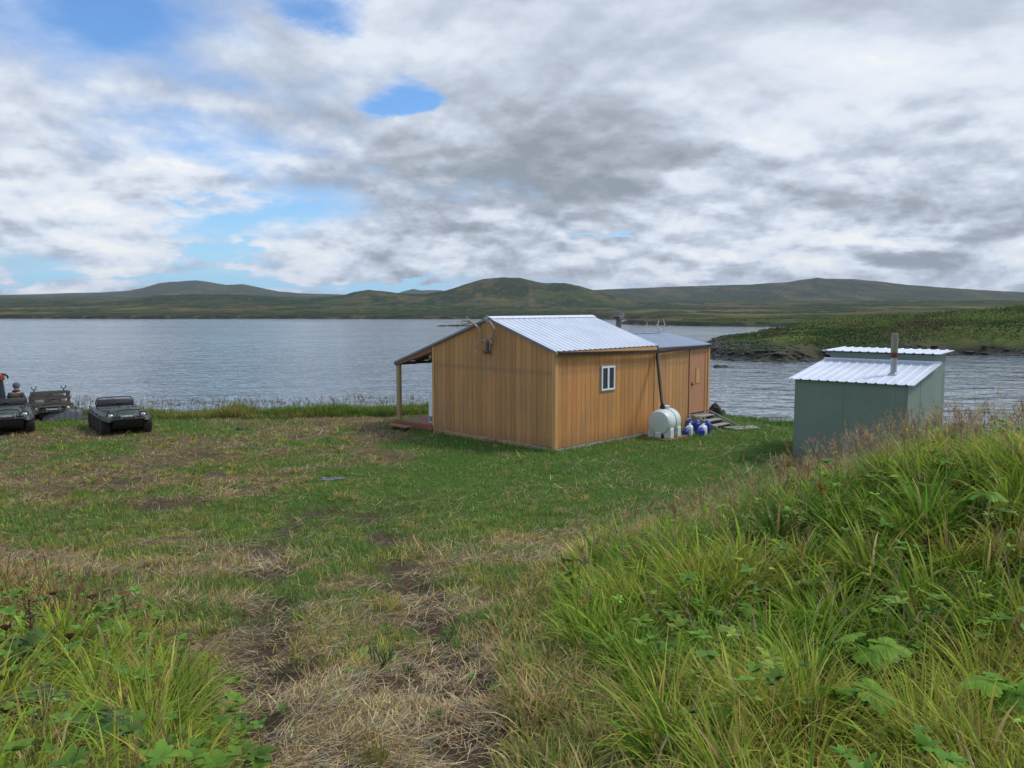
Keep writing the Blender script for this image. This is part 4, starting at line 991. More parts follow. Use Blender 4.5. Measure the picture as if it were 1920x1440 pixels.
# ------------------------------------------------------------------ rain tank
p = clocal(4.24, -.72); gz = float(G(p[0], p[1]))
tk = thing('water_tank', 'cloudy white plastic water tank lying under the downpipe beside the cabin', 'tank', (p[0], p[1], gz + .06), math.radians(90 - 35))
R_ = .385; RX = Matrix.Rotation(PI / 2, 4, 'Y')      # local axis x = tank axis
mb = MB(); T = Matrix.Translation((0, 0, R_ + .08)) @ RX
mb.lathe([(.02, -.47), (.30, -.455), (.335, -.44), (.352, -.40), (R_ - .012, -.36), (R_, -.30), (R_, -.05), (R_ - .03, -.03), (R_ - .03, .03), (R_, .05), (R_, .30), (R_ - .012, .36), (.352, .40), (.335, .44), (.30, .455), (.02, .47)], 40, 0, T)
mb.build('body', M['tank'], tk, smooth=True)
for x_ in (-.26, .26):
    mb = MB()
    for s_ in (-1, 1): mb.prism([(s_ * .375, 0), (s_ * .17, 0), (s_ * .14, .12), (s_ * .2, .25), (s_ * .345, .36), (s_ * .372, .25)], 0, x_ - .115, x_ + .115)
    mb.build('foot', M['tank'], tk)
mb = MB(); mb.span((-.50, -.09, .0), (-.42, .09, .17), bev=.015); mb.build('outlet_boss', M['tank'], tk)
mb = MB(); T = Matrix.Translation((.03, 0, .08 + 2 * R_ - .02)); mb.lathe([(.11, 0), (.11, .05), (.125, .055), (.125, .10), (.11, .115), (.02, .12)], 22, 0, T); mb.build('lid', M['tank'], tk, smooth=True)
mb = MB(); T = Matrix.Translation((-.12, .02, .08 + 2 * R_ + .05)) @ Matrix.Rotation(PI / 2, 4, 'Y'); mb.lathe([(.05, -.05), (.075, -.04), (.075, .03), (.05, .04)], 18, 0, T); mb.build('inlet_elbow', M['black'], tk, smooth=True)
mb = MB(); mb.box((0, 0, .02), (1.25, 1.0, .045), bev=.004); mb.box((0, .3, -.03), (1.2, .1, .07)); mb.box((0, -.3, -.03), (1.2, .1, .07))
o = mb.build('tank_platform', M['redwood'], loc=(p[0], p[1], gz + .015)); o.rotation_euler = (0, 0, math.radians(55)); tag(o, 'dark brown plank platform under the white water tank', 'platform')

# ------------------------------------------------------------------ jugs
def jug(label, a, b, mt, w=.26, d=.2, h=.34, rot=0., capm=None, style=0):
    p = clocal(a, b); t = thing('water_jug', label, 'jug', (p[0], p[1], float(G(p[0], p[1])) + .005), CA[2] + rot, 'water jugs beside the door steps')
    mb = MB()
    h *= .88; w *= 1.12; secs = [(0, .92), (.03, 1), (.6, 1), (.80, .98), (.92, .80), (1.0, .42)]; n = 20; vs = []
    for zz, s_ in secs:
        for j in range(n):
            an = 2 * PI * j / n; e = .45
            cx, sy = math.cos(an), math.sin(an)
            vs.append((math.copysign(abs(cx) ** e, cx) * w / 2 * s_, math.copysign(abs(sy) ** e, sy) * d / 2 * s_, zz * h))
    k = len(secs); fs = [(i * n + j, i * n + (j + 1) % n, (i + 1) * n + (j + 1) % n, (i + 1) * n + j) for i in range(k - 1) for j in range(n)] + [list(range(n))[::-1], [(k - 1) * n + j for j in range(n)]]
    mb.add(vs, fs); mb.build('body', mt, t, smooth=True)
    mb = MB(); mb.tube([(-w * .30, 0, h * .86), (-w * .26, 0, h * 1.06), (w * .02, 0, h * 1.08), (w * .1, 0, h * .95)], .014, 8); mb.build('handle', mt, t, smooth=True)
    mb = MB(); T = Matrix.Translation((w * .28, 0, h * .86)); mb.lathe([(.03, 0), (.03, .05), (.034, .055), (.034, .09), (.02, .095)], 14, 0, T); mb.build('cap', capm or M['white'], t, smooth=True)
BJ, WJ = M['bluejug'], M['whitejug']
jug('small blue jug half hidden at the left end of the jug row by the tank', 5.02, -.98, BJ, .2, .16, .22, .2)
jug('cream white jug with tall cap, left of the front blue jug', 5.22, -.98, WJ, .27, .2, .38, .4)
jug('low wide blue jug at the very front of the jugs', 5.33, -1.32, BJ, .36, .22, .25, .7)
jug('white jug with blue-white body, right behind the front blue jug', 5.60, -1.22, WJ, .27, .22, .36, .2)
jug('dark blue jug at the back against the wall, between the two white jugs', 5.75, -.62, BJ, .27, .2, .42, .9)
jug('bright blue upright jug rightmost, touching the wooden steps', 5.98, -1.12, BJ, .30, .24, .44, .5)
jug('blue jug with white cap, second from the right in the back row', 5.86, -.85, BJ, .24, .2, .38, .1)

# ------------------------------------------------------------------ SHED
sh = thing('shed', 'sage green panelled shed with two-level white metal roof behind the tall grass', 'shed', (SA[0], SA[1], 0), SA[2])
H1, HC, H2, D1 = 2.0, 2.36, 2.62, 2.65
mb = MB(); zb = -.35
mb.prism([(0, zb), (D1, zb), (D1, HC), (0, H1)], 0, 0, SW); mb.build('wall', M['shed'], sh)
mb = MB(); mb.prism([(D1 + .002, zb), (SD, zb), (SD, H2), (D1 + .002, H2 - .02)], 0, .002, SW - .002); mb.build('upper_wall', M['shed'], sh)
for a_ in (1.22, 2.44):
    mb = MB(); mb.span((a_ + .01, -.005, zb), (a_ + .018, -.001, H1 - .02)); mb.build('panel_seam', M['shedtrim'], sh)
for b_ in (1.22, 3.66):
    mb = MB(); mb.span((SW + .001, b_, zb), (SW + .005, b_ + .009, H1 + .1)); mb.build('panel_seam', M['shedtrim'], sh)
mb = MB(); mb.prism([(SW - .045, -.014), (SW + .012, -.014), (SW + .012, .04), (SW + .001, .04), (SW + .001, -.002), (SW - .045, -.002)], 2, zb, H1 - .02); mb.build('corner_trim', M['shedtrim'], sh)
mb = MB(); ms = (HC - H1) / D1; sheet(mb, (-.16, D1 - .003, HC + .035), (SW + .32, 0, 0), (0, -(D1 + .10), -(D1 + .10) * ms), rib=.229, rh=.02)
rf = mb.build('roof', M['roof'], sh); rf['label'] = 'lower white ribbed roof sloping to the front'
mb = MB(); sheet(mb, (-.16, SD + .22, H2 + .06), (SW + .32, 0, 0), (0, -(SD - D1 + .46), -.03), rib=.229, rh=.02); rf2 = mb.build('roof', M['roof'], sh); rf2['label'] = 'upper nearly flat white ribbed roof'
mb = MB(); mb.span((-.16, D1 - .02, HC + .035), (SW + .16, D1 - .006, HC + .085)); mb.build('flashing', M['roofcap'], rf)
# pipe position on lower roof
pr_ = (2.13, .98)
mb = MB(); T = Matrix.Translation((pr_[0], pr_[1], 0)); mb.lathe([(.078, H1), (.078, 2.62)], 20, 0, T); mb.lathe([(.14, H1 + .11), (.12, H1 + .2), (.08, H1 + .23)], 20, 0, T); sp = mb.build('stovepipe', M['galv'], rf, smooth=True)
mb = MB(); mb.lathe([(.086, 2.60), (.088, 2.72), (.086, 2.73)], 20, 0, T); mb.build('pipe_collar', M['rust'], rf, smooth=True)
mb = MB(); mb.lathe([(.084, 2.72), (.084, 3.20), (.07, 3.205)], 20, 0, T); mb.box((pr_[0] + .05, pr_[1] - .075, 2.96), (.02, .012, .46)); mb.build('pipe_extension', M['dullpipe'], rf, smooth=True)

# ------------------------------------------------------------------ amphibious vehicles (local: +x forward)
def wheel_mesh():
    mb = MB(); R, Wd = .31, .27; T = Matrix.Rotation(PI / 2, 4, 'X')
    mb.lathe([(.13, -Wd / 2), (.24, -Wd / 2 - .005), (.285, -Wd / 2 + .03), (R - .012, -Wd / 4), (R - .006, 0), (R - .012, Wd / 4), (.285, Wd / 2 - .03), (.24, Wd / 2 + .005), (.13, Wd / 2)], 26, 0, T)
    for k in range(18):
        a = 2 * PI * k / 18
        for s_ in (-1, 1):
            Mx = Matrix.Rotation(a + s_ * .08, 4, 'Y') @ Matrix.Translation((0, s_ * .065, R - .002)) @ Matrix.Rotation(s_ * .5, 4, 'Z'); mb.box((0, 0, 0), (.035, .13, .028), M=Mx)
    return mb
def make_vehicle(label, loc, rzv):
    t = thing('amphibious_vehicle', label, 'vehicle', loc, rzv, 'eight-wheeled amphibious vehicles parked on the grass')
    # tub
    mb = MB(); st_ = [(-1.40, .42, .50), (-1.30, .22, .44), (-1.0, .16, .42), (1.0, .16, .42), (1.30, .24, .42), (1.42, .36, .42), (1.46, .50, .42)]
    vs = []
    for x_, zb_, hw in st_: vs += [(x_, -hw, zb_), (x_, hw, zb_), (x_, hw + .03, .60), (x_, -hw - .03, .60)]
    fs = []
    for i in range(len(st_) - 1):
        for j in range(4): fs.append((i * 4 + j, i * 4 + (j + 1) % 4, (i + 1) * 4 + (j + 1) % 4, (i + 1) * 4 + j))
    fs += [(0, 1, 2, 3), tuple(len(st_) * 4 - 4 + q for q in (3, 2, 1, 0))]
    mb.add(vs, fs); mb.build('tub', M['black'], t, smooth=True)
    # upper shell: height surface with rolled rim
    nx_, ny_ = 46, 31; xs_ = np.linspace(-1.45, 1.50, nx_); ys_ = np.linspace(-1, 1, ny_); vs = []; 
    for xx in xs_:
        hw = .74 - .16 * max(0, (xx - 1.0) / .5) ** 2 - .06 * max(0, (-xx - 1.1) / .35) ** 2
        for v in ys_:
            yy = v * hw; ay = abs(v)
            z_ = .66 - .05 * ay ** 4
            hood = float(sstep(.25, .5, xx) * (1 - sstep(1.0, 1.5, xx))); z_ += .13 * hood * (1 - float(sstep(.35, .75, ay)))
            z_ -= .02 * max(0, (xx - 1.0) / .5) ** 2 * 3 * .9
            pit = float(sstep(-1.1, -.95, xx) * (1 - sstep(.1, .3, xx)) * (1 - sstep(.58, .68, ay))); z_ -= .26 * pit
            arch = math.sin((xx + 1.45) / 2.95 * PI * 4.0) ** 2 * float(sstep(.75, .95, ay)); z_ += .02 * arch
            scoop = math.exp(-((xx - 1.12) / .13) ** 2 - ((ay - .55) / .18) ** 2); z_ -= .05 * scoop
            if ay > .97 or xx > 1.48 or xx < -1.43: z_ -= .10
            vs.append((xx, yy, z_))
    o_ = len(vs); vs += [(p_[0] * .97, p_[1] * .97, .53) for p_ in vs]
    fs = []
    for i in range(nx_ - 1):
        for j in range(ny_ - 1):
            q = i * ny_ + j; fs.append((q, q + ny_, q + ny_ + 1, q + 1)); fs.append((o_ + q, o_ + q + 1, o_ + q + ny_ + 1, o_ + q + ny_))
    for i in range(nx_ - 1):
        for j in (0, ny_ - 1): q = i * ny_ + j; fs.append((q, q + ny_, o_ + q + ny_, o_ + q))
    for j in range(ny_ - 1):
        for i in (0, nx_ - 1): q = i * ny_ + j; fs.append((q, q + 1, o_ + q + 1, o_ + q))
    mb = MB(); mb.add(vs, fs); body = mb.build('body', M['camo'], t, smooth=True)
    mb = MB(); mb.tube([(1.36, -.62, .53), (1.50, -.45, .53), (1.53, 0, .53), (1.50, .45, .53), (1.36, .62, .53), (.8, .76, .55), (-1.3, .74, .56)], .022, 8); mb.tube([(1.36, -.62, .53), (.8, -.76, .55), (-1.3, -.74, .56)], .022, 8)
    mb.build('rub_rail', M['black'], t, smooth=True)
    for dx_, dz_ in ((.9, 0), (1.06, -.02)):
        mb = MB(); mb.box((dx_, .0, .785 + dz_), (.09, .34, .02), rot=Matrix.Rotation(.1, 4, 'Y')); mb.build('hood_vent', M['black'], body)
    for s_ in (-1, 1):
        mb = MB(); mb.box((.62, s_ * .40, .72), (.35, .12, .02), rot=Matrix.Rotation(s_ * .2, 4, 'Z')); mb.build('hood_vent', M['black'], body)
    for s_ in (-1, 1):
        mb = MB(); T = Matrix.Translation((1.30, s_ * .47, .63)) @ Matrix.Rotation(PI / 2 - .55, 4, 'Y'); mb.lathe([(.115, -.05), (.115, .02), (.085, .032), (.08, .01)], 20, 0, T @ Matrix.Scale(1.25, 4, (0, 1, 0))); hb = mb.build('headlight', M['black'], t, smooth=True)
        mb = MB(); mb.lathe([(.062, .0), (.062, .02), (.045, .035), (.01, .045)], 18, 0, T @ Matrix.Scale(1.25, 4, (0, 1, 0))); mb.build('lens', M['lens'], hb, smooth=True)
    mb = MB(); mb.tube([(1.46, -.16, .60), (1.46, .16, .60)], .055, 12); mb.box((1.47, -.2, .60), (.12, .06, .14), bev=.01); mb.box((1.47, .2, .60), (.12, .06, .14), bev=.01); mb.build('winch', M['steel'], t, smooth=True)
    mb = MB(); mb.tube([(1.40, -.34, .57), (1.52, -.34, .62), (1.50, -.30, .80), (1.47, .0, .82), (1.50, .30, .80), (1.52, .34, .62), (1.40, .34, .57)], .018, 8); mb.build('brush_guard', M['black'], t, smooth=True)
    # seats
    mb = MB(); mb.box((-.35, 0, .58), (.45, 1.06, .13), bev=.04); mb.build('seat', M['seat'], t, smooth=True)
    mb = MB(); mb.box((-.66, 0, .84), (.12, 1.10, .24), bev=.05, rot=Matrix.Rotation(-.2, 4, 'Y')); bk = mb.build('backrest', M['seat'], t, smooth=True)
    mb = MB()
    for s_ in (-1, 1): mb.tube([(-.58, s_ * .5, .50), (-.70, s_ * .58, .85), (-.78, s_ * .5, .99)], .018, 7)
    mb.tube([(-.78, -.5, .99), (-.78, -.3, 1.01), (-.78, .3, 1.01), (-.78, .5, .99)], .018, 7); mb.build('grab_bar', M['black'], bk, smooth=True)
    mb = MB(); mb.tube([(.30, 0, .60), (.12, 0, .86)], .03, 8); mb.tube([(.06, -.34, .92), (.12, -.14, .88), (.12, .14, .88), (.06, .34, .92)], .018, 8); mb.box((.13, 0, .90), (.12, .18, .08), bev=.02)
    for s_ in (-1, 1): mb.tube([(.07, s_ * .24, .90), (.02, s_ * .36, .94)], .026, 8)
    mb.build('handlebar', M['black'], t, smooth=True)
    for s_ in (-1, 1):
        mb = MB(); mb.tube([(-.85, s_ * .66, .62), (-.87, s_ * .66, .70), (-1.33, s_ * .66, .70), (-1.35, s_ * .66, .62)], .014, 6); mb.build('cargo_rail', M['black'], t, smooth=True)
    w0 = wheel_mesh().build('wheel', M['tyre'], t, smooth=True)
    mb = MB(); T = Matrix.Rotation(PI / 2, 4, 'X'); mb.lathe([(.03, -.09), (.10, -.085), (.135, -.11), (.14, .11), (.135, .12), (.10, .085), (.03, .09)], 18, 0, T); r0 = mb.build('rim', M['black'], w0, smooth=True)
    pos = [(x_, s_ * .60) for s_ in (-1, 1) for x_ in (-1.02, -.36, .30, .96)]
    w0.location = (pos[0][0], pos[0][1], .305)
    for x_, y_ in pos[1:]:
        w_ = w0.copy(); COL.objects.link(w_); w_.parent = t; w_.location = (x_, y_, .305); w_.rotation_euler = (0, rnd.random(), 0)
        q_ = r0.copy(); COL.objects.link(q_); q_.parent = w_
    return t
v1 = make_vehicle('olive amphibious vehicle with black seats, standing alone right of the other vehicles', (-12.72, 26.85, float(G(-12.7, 26.8)) - .02), math.radians(-54.8))
v2 = dup(v1, (-16.22, 26.6, float(G(-15.9, 26.5))), math.radians(-58), 'green amphibious vehicle cut off by the left edge, nearest to the camera')
v3 = dup(v1, (-16.85, 30.2, float(G(-16.9, 29.9)) - .22), math.radians(-56), 'dark vehicle carrying a tan wooden cargo rack, parked at the bank')
mb = MB()
for y_ in (-.55, 0, .55): mb.box((1.02, y_, .96), (.05, .07, .46)); mb.box((.5, y_, .94), (.05, .07, .42))
for z_ in (.80, .97, 1.16): mb.box((1.05, 0, z_), (.03, 1.2, .075)); mb.box((.47, 0, z_ - .02), (.03, 1.2, .075))
for y_ in (-.57, .57): mb.box((.75, y_, 1.14), (.6, .035, .07)); mb.box((.75, y_, .80), (.6, .035, .06))
mb.box((1.12, 0, .72), (.12, 1.34, .12)); mb.box((1.3, 0, .70), (.2, .9, .03))
rk = mb.build('cargo_rack', M['rackwood'], v3)
for y_ in (-.52, .40):
    mb = MB(); mb.tube([(1.0, y_, 1.22), (1.0, y_, 1.28)], .018, 6); mb.tube([(1.0, y_ - .08, 1.40), (1.0, y_ - .05, 1.31), (1.0, y_, 1.28), (1.0, y_ + .05, 1.31), (1.0, y_ + .08, 1.40)], .016, 6)
    mb.build('gun_rest', M['black'], rk, smooth=True)
mb = MB(); mb.box((.8, -.38, .88), (.3, .3, .14), bev=.04); mb.build('cargo_bundle', M['white'], rk, smooth=True)
mb = MB(); mb.box((.8, .42, .88), (.2, .16, .12), bev=.03); mb.build('cargo_bundle', M['white'], rk, smooth=True)

# ribbed grey plastic sheet in front of it
gx, gy = -15.75, 29.05; mb = MB(); nn_ = 41; prof = [(-.02, 0), (.05, .26), (.14, .33), (.45, .30), (.62, .26)]; vs = []
for i in range(nn_):
    u = i / (nn_ - 1); w_ = .5 + .5 * math.cos(u * 2 * PI * 7); 
    for k, (py_, pz_) in enumerate(prof): vs.append((-.62 + 1.24 * u, py_ + .0, max(.0, pz_ + (.025 * w_ if k else 0) - (.05 * (abs(u - .5) * 2) ** 6))))
o_ = len(vs); K = len(prof); vs += [(a_, b_ + .01, c_ - .02) for a_, b_, c_ in vs]; fs = []
for i in range(nn_ - 1):
    for k in range(K - 1): q = i * K + k; fs.append((q, q + K, q + K + 1, q + 1)); fs.append((o_ + q, o_ + q + 1, o_ + q + K + 1, o_ + q + K))
    for k in (0, K - 1): q = i * K + k; fs.append((q, q + K, o_ + q + K, o_ + q))
for i in (0, nn_ - 1):
    for k in range(K - 1): q = i * K + k; fs.append((q, q + 1, o_ + q + 1, o_ + q))
mb.add(vs, fs); mb.add([(.6, .0, .0), (.92, .12, .03), (.92, .3, .05), (.6, .4, .1), (.6, .0, .02), (.92, .12, .05), (.92, .3, .07), (.6, .4, .12)], [(0, 1, 2, 3), (4, 5, 6, 7), (0, 1, 5, 4), (1, 2, 6, 5), (2, 3, 7, 6), (3, 0, 4, 7)])
o = mb.build('plastic_sled', M['greyplast'], smooth=True, loc=(gx, gy, float(G(gx, gy)) + .02)); o.rotation_euler = (0, 0, math.radians(22)); tag(o, 'dark grey ribbed plastic sled leaning low before the wooden-racked vehicle', 'sled')

# post at the very left
px_, py_, _ = on_y(2, 760, 27.9); gz = float(G(px_, py_))
t = thing('marker_post', 'blue-black post with orange-red top, curved black arm and thin pole at left edge', 'post', (px_, py_, gz), .0)
mb = MB(); mb.tube([(0, 0, 0), (0, 0, .5), (.02, 0, 1.0), (.0, 0, 1.5)], [.17, .16, .13, .10], 14); mb.build('casing', M['navy'], t, smooth=True)
mb = MB(); mb.box((-.04, 0, 1.60), (.34, .24, .24), bev=.06); mb.build('top_cover', M['orange'], t, smooth=True)
mb = MB(); mb.tube([(.05, 0, 1.72), (.18, 0, 1.70), (.27, 0, 1.64), (.28, 0, 1.56)], [.025, .03, .032, .028], 8); mb.build('arm', M['black'], t, smooth=True)
mb = MB(); mb.tube([(.04, -.12, 1.45), (.0, -.12, 2.0), (-.06, -.12, 2.75)], [.02, .016, .009], 7); mb.build('pole', M['rust'], t, smooth=True)

# ------------------------------------------------------------------ kneeling person seen from behind
def skin_mesh(name, pts, edges, radii, m, parent, root=0, sub=2):
    me = bpy.data.meshes.new(name); me.from_pydata(pts, edges, []); o = bpy.data.objects.new(name, me); COL.objects.link(o)
    md = o.modifiers.new('Skin', 'SKIN'); md.use_smooth_shade = True
    for i, r in enumerate(radii):
        sv = me.skin_vertices[0].data[i]; sv.radius = (r, r) if not hasattr(r, '__len__') else r; sv.use_root = (i == root)
    s_ = o.modifiers.new('Sub', 'SUBSURF'); s_.levels = s_.render_levels = sub
    dg = bpy.context.evaluated_depsgraph_get(); dg.update(); ev = bpy.data.meshes.new_from_object(o.evaluated_get(dg)); o.modifiers.clear(); o.data = ev
    ev.materials.clear(); ev.materials.append(m); ev.polygons.foreach_set('use_smooth', [True] * len(ev.polygons)); o.parent = parent; return o
px_, py_, _ = on_y(30, 760, 28.1); gz = float(G(px_, py_))
pe = thing('person', 'person in camouflage jacket and grey knit cap kneeling behind the left vehicle', 'person', (px_, py_, gz), math.radians(12))
# local: faces +y (away from the camera)
pts = [(0, -.05, .55), (0, -.02, .72), (0, .03, .92), (0, .07, 1.05), (0, .09, 1.12), (0, .12, 1.20), (0, .13, 1.30)]
ed = [(i, i + 1) for i in range(6)]; rad = [.12, .12, .135, .09, .055, .085, .085]
for s_ in (-1, 1):
    b0 = len(pts); pts += [(s_ * .17, .05, 1.01), (s_ * .24, .12, .78), (s_ * .17, .32, .68), (s_ * .14, .40, .66), (s_ * .13, .46, .65)]; rad += [.065, .05, .04, .028, .032]
    ed += [(3, b0)] + [(b0 + i, b0 + i + 1) for i in range(4)]
    hnd = b0 + 4
    for k, (dx, L_) in enumerate(((-.03, .07), (-.01, .085), (.012, .08), (.032, .065))):
        c0 = len(pts); pts += [(s_ * .13 + dx, .50, .65), (s_ * .13 + dx, .50 + L_ * .6, .635), (s_ * .13 + dx, .50 + L_, .60)]; rad += [.009, .009, .008]; ed += [(hnd, c0), (c0, c0 + 1), (c0 + 1, c0 + 2)]
    c0 = len(pts); pts += [(s_ * .13 - s_ * .045, .47, .66), (s_ * .13 - s_ * .06, .50, .64)]; rad += [.011, .009]; ed += [(hnd, c0), (c0, c0 + 1)]
    b0 = len(pts); pts += [(s_ * .11, .0, .50), (s_ * .14, .16, .12), (s_ * .13, -.10, .09), (s_ * .13, -.30, .09), (s_ * .13, -.36, .03)]; rad += [.095, .07, .06, .045, .035]
    ed += [(0, b0)] + [(b0 + i, b0 + i + 1) for i in range(4)]
skin_mesh('body', pts, ed, rad, M['skin'], pe)
jp = [(0, -.05, .52), (0, -.02, .72), (0, .03, .92), (0, .07, 1.05)]; jr = [.165, .165, .185, .12]; je = [(0, 1), (1, 2), (2, 3)]
for s_ in (-1, 1):
    b0 = len(jp); jp += [(s_ * .18, .05, 1.01), (s_ * .26, .12, .78), (s_ * .18, .32, .68), (s_ * .15, .38, .665)]; jr += [.085, .07, .058, .05]; je += [(3, b0), (b0, b0 + 1), (b0 + 1, b0 + 2), (b0 + 2, b0 + 3)]
skin_mesh('jacket', jp, je, jr, M['jacket'], pe)
tp = [(0, -.05, .52)]; tr_ = [.14]; te = []
for s_ in (-1, 1):
    b0 = len(tp); tp += [(s_ * .11, .0, .48), (s_ * .14, .17, .12), (s_ * .13, -.10, .10), (s_ * .13, -.27, .10)]; tr_ += [.115, .088, .08, .06]; te += [(0, b0), (b0, b0 + 1), (b0 + 1, b0 + 2), (b0 + 2, b0 + 3)]
skin_mesh('trousers', tp, te, tr_, M['trousers'], pe)
mb = MB(); mb.lathe([(.10, 0), (.125, .03), (.12, .07), (.085, .10)], 16, 0, Matrix.Translation((0, .085, 1.05))); mb.build('collar', M['collar'], pe, smooth=True)
mb = MB(); mb.lathe([(.107, 0), (.112, .05), (.108, .10), (.085, .15), (.04, .175), (.01, .18)], 18, 0, Matrix.Translation((0, .125, 1.225))); mb.build('cap', M['cap'], pe, smooth=True)
for s_ in (-1, 1):
    mb = MB(); mb.box((s_ * .13, -.36, .055), (.10, .14, .10), bev=.03); mb.build('boot', M['black'], pe, smooth=True)
# face: nose, ears (turned away)
mb = MB(); mb.tube([(0, .21, 1.27), (0, .245, 1.235)], [.012, .018], 6); mb.build('nose', M['skin'], pe, smooth=True)
for s_ in (-1, 1):
    mb = MB(); mb.box((s_ * .088, .13, 1.24), (.015, .035, .055), bev=.006); mb.build('ear', M['skin'], pe, smooth=True)

# ------------------------------------------------------------------ individual plants
def leaf_mesh(R, seed, lobes=5, col=(.07, .17, .04), tooth=.1, cup=.25):
    r_ = random.Random(seed); n = 84; V = []; Cc = []
    rings = [.0, .35, .7, 1.0]
    for k, q in enumerate(rings):
        for j in range(n):
            a = -PI + 2 * PI * j / n
            lob = abs(math.cos(a * lobes / 2 * .92)) ** .8; env = .62 + .38 * math.cos(a * .5)
            rr = R * env * ((.60 + .40 * lob) + tooth * ((j % 4) / 3 - .5) * (1 if q > .9 else .2))
            if abs(a) > 2.85: rr *= .35
            rr *= q if q < .99 else 1
            if q == .35: rr = R * env * .36 * (.7 + .3 * lob)
            x_, y_ = rr * math.cos(a), rr * math.sin(a)
            z_ = cup * (rr ** 2) / R * -1 + .03 * R * math.cos(a * lobes * .92) * q + r_.uniform(-.012, .012) * R
            V.append((x_ + R * .1, y_, z_)); v_ = 1 + .22 * q * r_.uniform(-1, 1) + (.18 if lob > .93 else 0); Cc.append((col[0] * v_, col[1] * v_, col[2] * v_, 1))
    Fs = [(k * n + j, k * n + (j + 1) % n, (k + 1) * n + (j + 1) % n, (k + 1) * n + j) for k in range(3) for j in range(n)]
    return V, Fs, Cc
def leafy(label, px, py, nl, R, hh, cols, seed, name='leafy_plant', cat='plant', spread=.5, face_cam=.35, yl=0.0, gxy=None):
    if gxy is None: x, y, z = ground_at(px, py)
    else: x, y = gxy; z = float(G(x, y))
    r_ = random.Random(seed); t = thing(name, label, cat, (x, y, z), 0, None)
    mb = MB()
    for i in range(nl):
        a = 2 * PI * i / nl + r_.uniform(-.4, .4); d = spread * R * r_.uniform(.7, 1.7) if nl > 1 else 0; hz = hh * r_.uniform(.65, 1.1)
        top = (d * math.cos(a), d * math.sin(a) - .02, hz)
        mb.tube([(0.01 * math.cos(a), .01 * math.sin(a), -.03), (top[0] * .45, top[1] * .45, hz * .6), top], [.006, .005, .004], 6, col=(.10, .15, .05, 1))
        c_ = cols[i % len(cols)]; V, Fs, Cc = leaf_mesh(R * r_.uniform(.75, 1.15), seed + i, col=c_)
        lm = MB(); lm.v = [tuple(v) for v in V]; lm.f = [list(f) for f in Fs]; lm.m = [0] * len(Fs); lm.c = Cc
        o = lm.build('leaf', M['leaf'], t); o.location = top
        o.rotation_euler = (r_.uniform(-.35, .35) + face_cam, r_.uniform(-.1, .45), a)
    mb.build('stem', M['leaf'], t, smooth=True)
G1, G2, G3, GD, GY, BR, PA = (.15, .31, .032), (.11, .23, .032), (.19, .35, .036), (.055, .125, .032), (.44, .42, .07), (.22, .09, .04), (.5, .55, .44)
leafy('large bright green lobed plant at the bottom edge, right of centre', 1590, 1435, 5, 0.143, 0.380, [G3, G1], 11)
leafy('single bright green lobed leaf low in the grass, left of the largest lobed plant', 1330, 1425, 1, 0.105, 0.300, [G3], 12)
leafy('bright green lobed plant in the bottom right corner', 1880, 1430, 4, 0.143, 0.420, [G3, G1], 13)
leafy('fresh green lobed plant in the middle of the tall bank grass, beside the white leaf', 1615, 1330, 4, 0.132, 0.440, [G3, G1], 14)
leafy('small whitish silver toothed leaf turned over in the grass', 1540, 1310, 1, 0.061, 0.310, [PA], 15)
leafy('round green toothed leaf in the dark gap at the foot of the bank grass', 1378, 1200, 2, 0.110, 0.320, [G1], 16)
leafy('dark green leafy plant with yellowing leaves at the left foot of the bank', 1075, 1150, 7, 0.094, 0.500, [GD, G2, GY], 17)
leafy('small plant with yellow leaves and green leaflets, right of the yellowing dark plant', 1215, 1160, 6, 0.055, 0.380, [GY, G2, G1], 18)
leafy('broad pale green leaves spreading near the right edge halfway up the bank', 1830, 1010, 6, .11, .40, [G1, G3], 19)
leafy('cluster of wide green leaves left of the brown dried dock', 1700, 1120, 6, .11, .36, [G1, G2], 20)
leafy('dull green leafy weed near the top of the bank by the right edge', 1770, 940, 5, .10, .38, [G2, G1], 27)
leafy('dark green broad-leaved plant in the bottom left corner, under the grey-purple leaf', 205, 1435, 4, 0.143, 0.280, [G2, (.06, .15, .04)], 21)
leafy('big dusky purple-green leaf at the left edge of the foreground', 20, 1400, 2, 0.187, 0.400, [(.085, .105, .045)], 22)
leafy('cluster of blue-green rounded leaves at the left edge', 40, 1300, 6, 0.110, 0.380, [(.085, .18, .045), G2], 23)
leafy('green scalloped leaves below the dark seed heads on the left', 205, 1230, 4, 0.094, 0.360, [G1, G2], 24)
leafy('single dark teal leaf on the ground at the edge of the left grass', 250, 1275, 2, 0.083, 0.230, [GD], 25)
leafy('rusty brown crumpled leaf clump beside the path on the left', 300, 1215, 3, 0.066, 0.260, [BR, (.20, .09, .04)], 26)
leafy('orange-brown leaf standing in the left grass', 235, 1160, 1, 0.077, 0.380, [(.26, .10, .045)], 28)
def blade_thing(label, px, py, n, h, w, c0, c1, seed, name='grass_clump', spread=.02, cat='grass clump', lean=.1, curl=.3):
    x, y, z = ground_at(px, py); R0 = np.random.default_rng(seed)
    P = np.stack([x + R0.normal(0, spread, n), y + R0.normal(0, spread, n), np.full(n, z - .02)], 1)
    V, Fq, Cc = blades(P, h * (.6 + .5 * R0.random(n)), w * (.8 + .4 * R0.random(n)), R0.random(n) * 2 * PI, lean + .2 * R0.random(n), curl + .3 * R0.random(n), np.tile(c0, (n, 1)), np.tile(c1, (n, 1)), 6, face=R0.normal(0, .9, n))
    o = np_mesh(name, V - [x, y, z], Fq, Cc, [M['blade']]); o.location = (x, y, z); return tag(o, label, cat)
